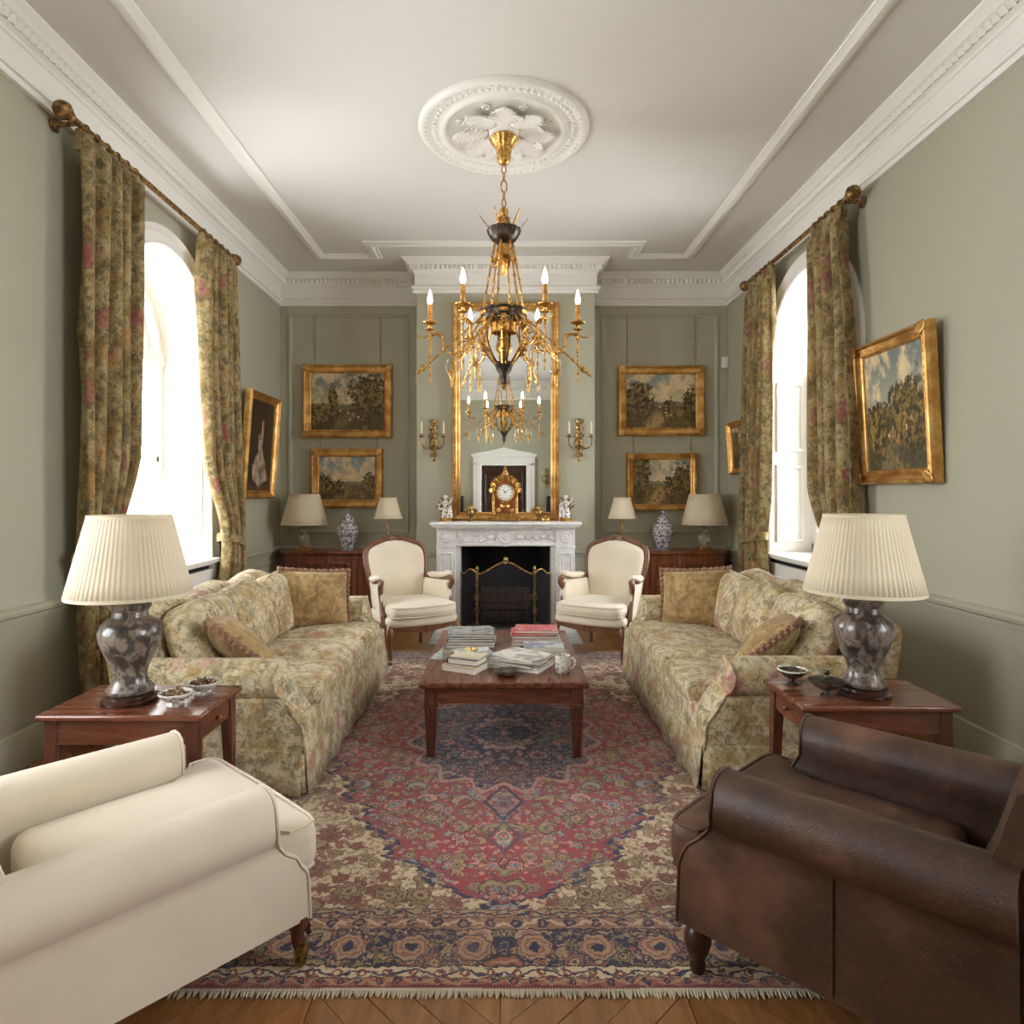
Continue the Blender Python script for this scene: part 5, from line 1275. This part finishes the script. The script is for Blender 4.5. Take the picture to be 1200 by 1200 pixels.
# ================================================================ FRENCH ARMCHAIRS
def cabriole(mb, top, foot, r0=.032, r1=.014, out=(0,0), M4=None):
    o = Vector((out[0], out[1], 0)); a, b = Vector(top), Vector(foot)
    pts = [a, a.lerp(b,.25)+o*.032, a.lerp(b,.55)+o*.012, a.lerp(b,.85)-o*.006, b+o*.006]
    p = spline(pts, 4); n = len(p)
    mb.tube(p, [interp([(0,r0),(.3,r0*.95),(.6,r1*1.25),(.88,r1),(1,r1*1.5)], i/(n-1)) for i in range(n)], 10, M=M4)
def make_bergere(label, loc, rz):
    t = thing('french_armchair', label, 'armchair', loc, rz, 'pair of cream French armchairs'); li, wo = M['linen'], M['walnut']
    for s in (-1, 1):
        mb = MB(); cabriole(mb, (s*.285,-.275,.31), (s*.30,-.30,.0), .034, .016, (s*.6,-.8)); mb.leaf(.09,.05,.3,6,3,T(s*.30,-.315,.30,0,PI/2,PI/2),.006); mb.build('front_leg', wo, t)
        mb = MB(); cabriole(mb, (s*.235,.27,.31), (s*.25,.34,-.009), .028, .016, (s*.3,.7)); mb.build('rear_leg', wo, t)
    # shaped seat rail
    mb = MB(); rings = []
    for i in range(25):
        q = -1+2*i/24; x = .305*q; y = -.30-.035*(1-q*q); zb = .262-.022*math.cos(q*PI*.5)**2+.0*abs(q)
        rings.append([(x,y-.014,zb),(x,y-.016,.292),(x,y+.02,.30),(x,y+.02,zb+.01)])
    mb.loft(rings)
    for s in (-1,1): mb.loft([[(s*.318-s*.0,lerp(-.30,.28,q),.24+.02*math.sin(q*PI)),(s*lerp(.318,.262,q),lerp(-.30,.28,q),.295),(s*lerp(.285,.232,q),lerp(-.30,.28,q),.295),(s*lerp(.285,.232,q),lerp(-.30,.28,q),.245)] if False else [(s*lerp(.318,.262,q),lerp(-.30,.28,q),.24+.02*math.sin(q*PI)),(s*lerp(.318,.262,q),lerp(-.30,.28,q),.295),(s*lerp(.285,.232,q),lerp(-.30,.28,q),.295),(s*lerp(.285,.232,q),lerp(-.30,.28,q),.245)] for q in [j/8 for j in range(9)]])
    mb.box(-.25,.25,.25,.29,.24,.295); mb.leaf(.07,.06,.3,6,3,T(-.03,-.352,.265,0,PI/2),.008)
    mb.build('seat_rail', wo, t, angle=30)
    # upholstered seat deck and loose cushion (bowed front)
    def bow(mb_, amt=.05):
        mb_.v = [(x*(1-.10*max(0,(y+.1))/.4), y - amt*(1-(x/.33)**2)*max(0,min(1,(.1-y)/.4)), z) for x, y, z in mb_.v]; return mb_
    bow(MB().rbox(-.315,.315,-.31,.28,.285,.365,.03,5,.0,.004)).build('seat_deck', li, t)
    c = bow(MB().rbox(-.295,.295,-.335,.20,.36,.465,.045,6,.025,.006)).build('seat_cushion', li, t)
    mb = MB()
    for z in (.372,.452): mb.tube([( -.27*1+.0,.1,z),(-.288,-.05,z),(-.290,-.31,z),(-.26,-.345,z)]+[(.26*q,-.338-.05*(1-(.26*q/.33)**2),z) for q in (-.8,-.5,0,.5,.8)]+[(.26,-.345,z),(.290,-.31,z),(.288,-.05,z),(.27,.1,z)], .005, 6)
    mb.build('piping', li, c)
    # back: carved outline frame and padded panels
    yb = lambda z: .215 + (z-.36)*.27
    half = [(.215,.36),(.238,.46),(.262,.60),(.285,.74),(.290,.82),(.275,.88),(.235,.915),(.17,.94),(.09,.965),(0,.978)]
    L = [(-x, z) for x, z in half]; Rr = [(x, z) for x, z in reversed(half[:-1])]
    out = spline([(x, yb(z), z) for x, z in L+Rr], 4)
    mb = MB(); mb.tube(out, .024, 10)
    mb.tube([(p.x*.93, p.y-.018, .36+(p.z-.36)*.975) for p in out], .008, 6)
    for s in (-1,1): mb.leaf(.07,.05,.3,6,3,T(0,yb(.97)-.026,.968,0,PI/2,(0 if s>0 else PI)),.008)
    mb.build('back_frame', wo, t)
    def panel(off, thick, sgn):
        cx, cz = 0, .66; rings = []
        for k, d in ((1.0,0),(.96,.55),(.85,.85),(.6,1.0),(.3,1.04),(.02,1.05)):
            rings.append([(p.x*k*.955, yb(cz+(p.z-cz)*k)+off+sgn*thick*d, cz+(p.z-cz)*k*.965) for p in out])
        m = MB(); m.loft(rings, True, False, True); return m
    panel(-.005,.055,-1).build('back_pad', li, t, angle=70); panel(.01,.02,1).build('back_lining', li, t, angle=70)
    for s in (-1, 1):
        arm = spline([(s*.262,yb(.63),.63),(s*.285,.16,.622),(s*.315,.02,.63),(s*.325,-.10,.655),(s*.318,-.155,.645)],5)
        sup = spline([(s*.318,-.15,.65),(s*.330,-.165,.615),(s*.318,-.13,.54),(s*.318,-.16,.44),(s*.322,-.20,.36),(s*.318,-.22,.29)],5)
        mb = MB(); mb.tube(arm, [.018]*len(arm), 8); mb.tube(sup, [interp([(0,.026),(.2,.024),(.5,.018),(1,.026)], i/(len(sup)-1)) for i in range(len(sup))], 10); mb.ball((s*.322,-.158,.648),(.024,.03,.024),10)
        a = mb.build('arm', wo, t)
        pd = arm[3:18]; MB().tube([p+Vector((0,0,.024)) for p in pd], [interp([(0,.012),(.15,.034),(.85,.034),(1,.012)], i/(len(pd)-1)) for i in range(len(pd))], 12, flat=.8).build('arm_pad', li, a)
        rings = []
        for i in range(13):
            q = i/12; y = lerp(yb(.45), -.185, q); xo = interp([(0,.245),(1,.322)], q); xt = interp([(0,.268),(1,.318)], q)
            yt = lerp(yb(.60), -.14, q)
            rings.append([(s*(xo+.006),y,.33),(s*(xt+.008),yt,.60),(s*(xt-.0),yt,.615),(s*(xt-.03),yt,.60),(s*(xo-.045),y,.46),(s*(xo-.03),y,.33)])
        MB().loft(rings).build('side_panel', li, t, angle=50)
    return t
CXF = .015
b1 = make_bergere('cream French armchair with carved walnut frame left of the fireplace', (-.835+.01, 5.69, .010), R(31))
dup(b1, (.835+.03, 5.69, .010), R(-31), 'cream French armchair with carved walnut frame right of the fireplace')

# ================================================================ FOREGROUND CLUB CHAIRS
def make_club(name, label, loc, rz, mat, arm_h, legs, back_h, seat_z=.43, tcush=True):
    t = thing(name, label, 'armchair', loc, rz)
    A = T(0,0,0,-PI/2)                                 # loft works with x = depth forwards; turn so the front faces -y
    fr = lambda z: interp([(.15,.408),(arm_h-.285,.402),(arm_h-.235,.375),(arm_h-.17,.31),(arm_h-.12,.285),(arm_h-.07,.28),(arm_h,.29)], z)
    MB().rbox(-.30,.30,-.42,.40,.155,seat_z-.13,.02,4).build('seat_base', mat, t)
    for s in (-1, 1):
        m = MB(); r2 = arm_loft(m, roll_profile(s*.245, s*.355, .15, arm_h, .085, .045), fr, -.38, .010)
        mb = MB().add(m.v, m.f, A); a = mb.build('arm', mat, t, angle=50)
        m = MB(); m.tube([(x-.004, y, z) for x, y, z in r2], .0045, 6, True)
        MB().add(m.v, m.f, A).build('piping', mat, a)
        if legs == 'bun':                              # hide seam down the outer arm
            MB().tube([(s*.357,.02,.16),(s*.357,.02,arm_h-.16)], .004, 6).build('seam', mat, a)
    # seat cushion with ears in front of the arms
    mb = MB().rbox(-.355,.355,-.44,.20,seat_z-.15,seat_z,.045,7,.022,.01)
    if tcush: mb.v = [(x*(.66 if y > -.29 else lerp(1.0,.66,sm(-.34,-.27,y))), y, z) for x, y, z in mb.v]
    c = mb.build('seat_cushion', mat, t)
    mb = MB()
    for z in (seat_z-.139, seat_z-.011): mb.tube([(-.226,.0,z),(-.226,-.27,z),(-.29,-.315,z),(-.345,-.345,z),(-.348,-.39,z),(-.335,-.425,z),(-.30,-.434,z),(0,-.440,z),(.30,-.434,z),(.335,-.425,z),(.348,-.39,z),(.345,-.345,z),(.29,-.315,z),(.226,-.27,z),(.226,0,z)], .0055, 6)
    mb.build('piping', mat, c)
    # raked padded back with rolled top
    rings = []
    for i in range(15):
        q = -1+2*i/14; x = .33*q; h = back_h-.05*abs(q)**4
        pts = [(.40,.16),(.43,.45),(.475,h-.12),(.49,h-.05),(.465,h-.01),(.42,h),(.375,h-.03),(.355,h-.09),(.34,h-.14),(.30,.55),(.25,seat_z-.02),(.25,.16)]
        k = 1-.12*abs(q)**6
        rings.append([(x, .36+(y-.36)*k, z) for y, z in pts])
    MB().loft(rings).build('back', mat, t, angle=60)
    for sx in (-1, 1):
        if legs == 'cabriole':
            mb = MB(); cabriole(mb, (sx*.312,-.366,.180), (sx*.326,-.386,.055), .036, .015, (sx*.25,-.35)); mb.leaf(.08,.05,.3,6,3,T(sx*.322,-.400,.150,0,PI/2,PI/2),.006); l = mb.build('front_leg', M['mahogz'], t)
            mb = MB(); mb.lathe([(0,.075),(.020,.07),(.022,.045),(.012,.04),(0,.04)], 12, T(sx*.328,-.390,0)); mb.lathe([(0,-.008),(.02,-.008),(.021,0),(.02,.008),(0,.008)], 14, T(sx*.328,-.390,.022,.4,0,PI/2)); mb.tube([(sx*.328,-.390,.05),(sx*.328,-.368,.03),(sx*.328,-.378,.02)], .007, 6); mb.build('castor', M['brass'], l)
        else:
            MB().lathe([(0,0),(.020,0),(.024,.02),(.02,.035),(.032,.06),(.040,.09),(.036,.115),(.026,.13),(.036,.14),(.036,.165),(0,.165)], 18, T(sx*.305,-.365,0)).build('front_leg', M['darkwood'], t)
        MB().frus(.016,.024,.0,.19,sx*.28,.42,(sx*.28,.37)).build('rear_leg', M['darkwood'], t)
    return t
make_club('cream_armchair', 'cream upholstered rolled-arm armchair with castors in the left foreground', (-1.10, 1.836, ZR), R(137.8), M['linen2'], .56, 'cabriole', .86, .43)
make_club('leather_armchair', 'worn brown leather club armchair in the right foreground', (1.038, 1.847, ZR), R(225), M['leather'], .615, 'bun', .84, .44)

# ================================================================ COFFEE TABLE
TZ = .413
tb = thing('coffee_table', 'long mahogany coffee table with tapered legs on the carpet', 'table', (0, 4.03, ZR))
MB().box(-.445,.445,-.655,.655,TZ-.032-ZR,TZ-ZR).build('tabletop', M['mahog'], tb, bevel=.008)
for s in (-1, 1):
    MB().box(-.385,.385,s*.612-.011,s*.612+.011,TZ-.118-ZR,TZ-.032-ZR).build('apron', M['mahogx'], tb, bevel=.002)
    MB().box(s*.402-.011,s*.402+.011,-.595,.595,TZ-.118-ZR,TZ-.032-ZR).build('apron', M['mahog'], tb, bevel=.002)
    for q in (-1, 1):
        mb = MB(); mb.frus(.021,.033,0,TZ-.135-ZR,s*.385,q*.597); mb.box(s*.385-.036,s*.385+.036,q*.597-.036,q*.597+.036,TZ-.135-ZR,TZ-.118-ZR); mb.box(s*.385-.033,s*.385+.033,q*.597-.033,q*.597+.033,TZ-.118-ZR,TZ-.032-ZR)
        mb.build('leg', M['mahogz'], tb, bevel=.002)

CV = {'grey': cover('cover_grey', c8(160,158,158), c8(106,106,108)), 'dark': cover('cover_dark', c8(58,56,56), c8(96,92,90)), 'white': cover('cover_white', c8(230,227,222), c8(168,166,164)),
      'red': cover('cover_red', c8(196,48,62), c8(206,92,96), 20), 'blue': cover('cover_blue', c8(128,142,160), c8(200,204,206)), 'tan': cover('cover_tan', c8(206,188,152), c8(192,172,134), 6),
      'olive': cover('cover_olive', c8(92,90,66), c8(150,142,110)), 'black': cover('cover_black', c8(34,32,32), c8(52,48,46), 6), 'teal': cover('cover_teal', c8(152,172,170), c8(206,206,200)), 'cream': cover('cover_cream', c8(222,212,188), c8(206,192,162), 5), 'pink': cover('cover_pink', c8(204,150,150), c8(226,214,206))}
def book(name, label, x, y, z, w, d, h, rz, col, hard=True, cat='book', spine=None):
    t = thing(name, label, cat, (x, y, z), R(rz)); c = .004 if hard else .0015
    mb = MB(); e = .004 if hard else .0
    mb.box(-w/2,w/2,-d/2,d/2,0,c); mb.box(-w/2,w/2,-d/2,d/2,h-c,h); mb.box(-w/2-.002,-w/2+c,-d/2,d/2,0,h)
    mb.build('cover', CV[col], t, False, bevel=.0012 if hard else 0)
    n = max(3, int((h-2*c)/.004)); mb = MB()
    for i in range(n):                                  # signatures of pages, slightly uneven
        q = random.uniform(0, .003)
        mb.box(-w/2+c, w/2-e-q, -d/2+e+q*.7, d/2-e-q*.5, c+(h-2*c)*i/n, c+(h-2*c)*(i+.93)/n)
    mb.build('pages', M['pages'], t, False)
    return z + h
def stack(x, y, z, items):
    for (name, label, w, d, h, rz, col, hard, dx, dy) in items:
        z = book(name, label, x+dx, y+dy, z+.0008, w, d, h, rz, col, hard, 'book' if hard else 'magazine')
    return z
z = stack(-.215, 4.24, TZ, [
 ('hardback_book', 'grey hardback lowest in the tall stack at the back left of the coffee table', .31,.24,.022,2,'grey',True,.0,.0),
 ('magazine', 'pale magazine second from bottom in the back left stack', .30,.23,.012,-3,'white',False,.01,.0),
 ('hardback_book', 'dark hardback third from bottom in the back left stack', .30,.23,.020,3,'dark',True,.0,.005),
 ('magazine', 'blue-grey magazine in the middle of the back left stack', .29,.22,.010,6,'blue',False,.0,.0),
 ('hardback_book', 'pale grey hardback second from top in the back left stack', .28,.22,.018,-2,'grey',True,.01,.01),
 ('magazine', 'silver-grey magazine on top of the back left stack', .27,.21,.010,4,'grey',False,.005,.005)])
z = stack(-.235, 3.93, TZ, [
 ('magazine', 'pale teal magazine lying lowest of the middle left pile on the coffee table', .32,.22,.010,-12,'teal',False,-.02,.0),
 ('magazine', 'dark olive magazine lying over others in the middle left pile', .27,.20,.012,8,'olive',False,.0,.0),
 ('magazine', 'white magazine sticking out at the right of the middle left pile', .22,.17,.010,16,'white',False,.05,-.02)])
t = thing('round_coaster', 'small round yellow-green coaster on the middle left pile of magazines', 'coaster', (-.20, 3.93, z), 0)
MB().lathe([(0,0),(.038,0),(.042,.005),(.040,.012),(.03,.010),(0,.010)], 24).build('coaster_disc', cover('coaster_enamel', c8(190,186,130), c8(206,200,160)), t)
MB().lathe([(0,.010),(.018,.010),(.012,.018),(0,.02)], 14, rip=7, amp=.12).build('rosette', M['gold'], t)
z = stack(-.205, 3.63, TZ, [
 ('hardback_book', 'thick tan book with pale pages lowest at the front left of the table', .21,.155,.036,-28,'tan',True,-.01,.0),
 ('hardback_book', 'black and cream book on the tan book at the front left', .185,.135,.034,-24,'black',True,.0,.01)])
book('paperback_book', 'cream paperback cover sheet lying atop the black book at the front left', -.195, 3.645, z+.0005, .175, .125, .008, -24, 'cream', False)
z = stack(.215, 4.30, TZ, [
 ('hardback_book', 'white hardback lowest in the back right stack of the coffee table', .32,.24,.024,-2,'white',True,.0,.0),
 ('hardback_book', 'pale pink hardback second from bottom in the back right stack', .30,.23,.022,3,'pink',True,-.01,.0),
 ('magazine', 'grey magazine third from bottom in the back right stack', .30,.23,.014,-1,'grey',False,-.005,.0),
 ('hardback_book', 'red hardback second from top in the back right stack', .28,.21,.014,2,'red',True,-.025,.0),
 ('magazine', 'bright red illustrated magazine on top of the back right stack', .28,.21,.016,-3,'red',False,.0,.01)])
z = stack(.245, 4.02, TZ, [
 ('hardback_book', 'white book lowest in the small pile in front of the red magazine stack', .25,.19,.022,3,'white',True,.01,-.01),
 ('magazine', 'blue patterned magazine topmost of the pile in front of the red magazine stack', .24,.18,.028,-2,'blue',False,.0,.0)])
z = stack(.09, 3.72, TZ, [
 ('hardback_book', 'white-edged hardback lowest in the fanned pile at the table centre', .34,.25,.024,-27,'white',True,.0,.0),
 ('magazine', 'dark magazine second in the fanned pile at the table centre', .33,.25,.012,-34,'dark',False,-.01,.01),
 ('magazine', 'grey magazine third in the fanned pile at the table centre', .31,.23,.012,-22,'grey',False,.01,.01),
 ('magazine', 'white illustrated magazine on top of the fanned pile at the table centre', .29,.21,.012,-40,'white',False,.02,.02)])
z = book('magazine', 'small pale leaflet tucked at the back of the fanned pile', -.05, 3.88, TZ+.0005, .16, .11, .006, 18, 'white', False, 'magazine')
t = thing('coffee_mug', 'white patterned mug near the front right corner of the coffee table', 'mug', (.325, 3.58, TZ), R(-8))
MB().lathe([(0,.0),(.034,0),(.038,.004),(.042,.03),(.043,.09),(.042,.094),(.039,.092),(.038,.03),(.034,.012),(0,.010)], 28).build('mug_body', M['china'], t)
MB().tube(spline([(.040,0,.078),(.060,0,.078),(.068,0,.055),(.058,0,.028),(.040,0,.02)],5), .0055, 8).build('handle', M['china'], t)
t = thing('ashtray', 'small dark round dish at the front centre of the coffee table', 'dish', (.012, 3.53, TZ), 0)
MB().lathe([(0,0),(.045,0),(.062,.012),(.064,.022),(.058,.024),(.052,.016),(.03,.009),(0,.008)], 28).build('dish_body', M['darkbowl'], t)
MB().lathe([(.056,.022),(.064,.0215),(.066,.025),(.058,.027),(.056,.022)], 28, cap=False).build('rim', M['bronze'], t)

# ================================================================ SIDE TABLES, BIG LAMPS, BOWLS
def side_table(label, loc, s):
    t = thing('side_table', label, 'table', loc, 0, 'mahogany side tables by the sofas'); h = .60-ZR
    w, d = .30, .19
    MB().box(-w,w,-d,d,h-.024,h).build('tabletop', M['mahogx'], t, bevel=.008)
    for q in (-1, 1):
        MB().box(-w+.04,w-.04,q*(d-.035)-.009,q*(d-.035)+.009,h-.115,h-.024).build('apron', M['mahogx'], t, bevel=.002)
        MB().box(q*(w-.04)-.009,q*(w-.04)+.009,-d+.05,d-.05,h-.115,h-.024).build('apron', M['mahog'], t, bevel=.002)
        for p in (-1, 1): MB().frus(.014,.024,0,h-.024,q*(w-.045)+q*.01,p*(d-.045)+p*.01,(q*(w-.045),p*(d-.045))).build('leg', M['mahogz'], t, bevel=.003)
    x = -s*(w-.04)
    dr = MB().box(min(x,x-s*.012)-.002,max(x,x-s*.012)+.002,-d+.08,d-.08,h-.105,h-.035).build('drawer', M['mahog'], t, bevel=.002)
    MB().lathe([(0,0),(.006,0),(.006,.008),(.010,.014),(.007,.02),(0,.021)], 10, T(x-s*.014,0,h-.07,0,0,-s*PI/2)).build('knob', M['brass'], dr)
    return t
side_table('mahogany side table in front of the left sofa', (-1.39, 2.52, ZR), -1)
side_table('mahogany side table in front of the right sofa', (1.42, 2.62, ZR), 1)
def big_lamp(label, loc):
    t = thing('ceramic_table_lamp', label, 'lamp', loc, 0, 'large marbled ceramic lamps')
    mb = MB(); mb.lathe([(0,.0),(.098,.0),(.10,.012),(.085,.02),(.085,.03),(.092,.036),(0,.038)], 28)
    for k in range(4): a = PI/4+k*PI/2; mb.ball((.09*math.cos(a),.09*math.sin(a),.008),(.018,.018,.010),8)
    mb.build('wooden_stand', M['darkwood'], t)
    MB().lathe([(0,.036),(.082,.038),(.084,.05),(.066,.07),(.058,.10),(.064,.13),(.088,.18),(.108,.235),(.112,.265),(.104,.295),(.080,.315),(.064,.325),(.062,.345),(.072,.358),(.074,.37),(.064,.378),(0,.38)], 40).build('vase_body', M['darkceramic'], t)
    MB().lathe([(0,.375),(.03,.38),(.034,.388),(.012,.395),(.012,.44),(.018,.445),(.018,.50),(0,.50)], 16).build('lamp_holder', M['brass'], t)
    shade(t, .216, .143, .41, .708, 72, .012)
    return t
bl = big_lamp('large marbled ceramic lamp with pleated shade on the left side table', (-1.44, 2.50, .602))
dup(bl, (1.432, 2.585, .602), .8, 'large marbled ceramic lamp with pleated shade on the right side table')
def potbowl(label, x, y, r):
    t = thing('china_bowl', label, 'bowl', (x, y, .60), 0, 'china bowls of dried petals on the left table')
    k = r/.06
    MB().lathe([(0,0),(.030*k,0),(.032*k,.006),(.026*k,.014),(.04*k,.022),(.058*k,.040),(.063*k,.048),(.060*k,.050),(.052*k,.042),(.03*k,.026),(0,.022)], 32, rip=8, amp=.035).build('bowl_body', M['china'], t)
    mb = MB()
    for i in range(60):
        a = random.uniform(0, 2*PI); q = .046*k*math.sqrt(random.random()); mb.leaf(.022,.016,random.uniform(.2,1),3,1,T(q*math.cos(a),q*math.sin(a),.034+random.uniform(0,.012),random.uniform(0,6),random.uniform(-.6,.6),random.uniform(-.6,.6)))
    o = mb.build('dried_petals', M['potpourri'], t, solid=.001); o['kind'] = 'stuff'
potbowl('white china bowl of dried petals nearer the front of the left side table', -1.24, 2.45, .058)
potbowl('white china bowl of dried petals at the back of the left side table', -1.20, 2.59, .062)
t = thing('dark_bowl', 'open dark footed bowl at the back left of the right side table', 'bowl', (1.21, 2.72, .60))
MB().lathe([(0,0),(.022,0),(.024,.006),(.010,.014),(.010,.022),(.035,.034),(.056,.052),(.060,.060),(.056,.060),(.04,.044),(0,.034)], 28).build('bowl_body', M['darkbowl'], t)
MB().lathe([(.054,.059),(.061,.059),(.062,.063),(.055,.063),(.054,.059)], 28, cap=False).build('rim', M['china'], t)
t = thing('lidded_bowl', 'dark lidded footed bowl with knob beside the right ceramic lamp', 'bowl', (1.275, 2.56, .60))
MB().lathe([(0,0),(.024,0),(.026,.006),(.012,.014),(.012,.022),(.04,.034),(.064,.054),(.068,.060),(0,.060)], 28).build('bowl_body', M['darkbowl'], t)
MB().lathe([(.070,.058),(.070,.062),(.05,.070),(.02,.074),(.010,.076),(.008,.084),(.013,.094),(.010,.102),(0,.104)], 28).build('lid', M['bronze'], t)
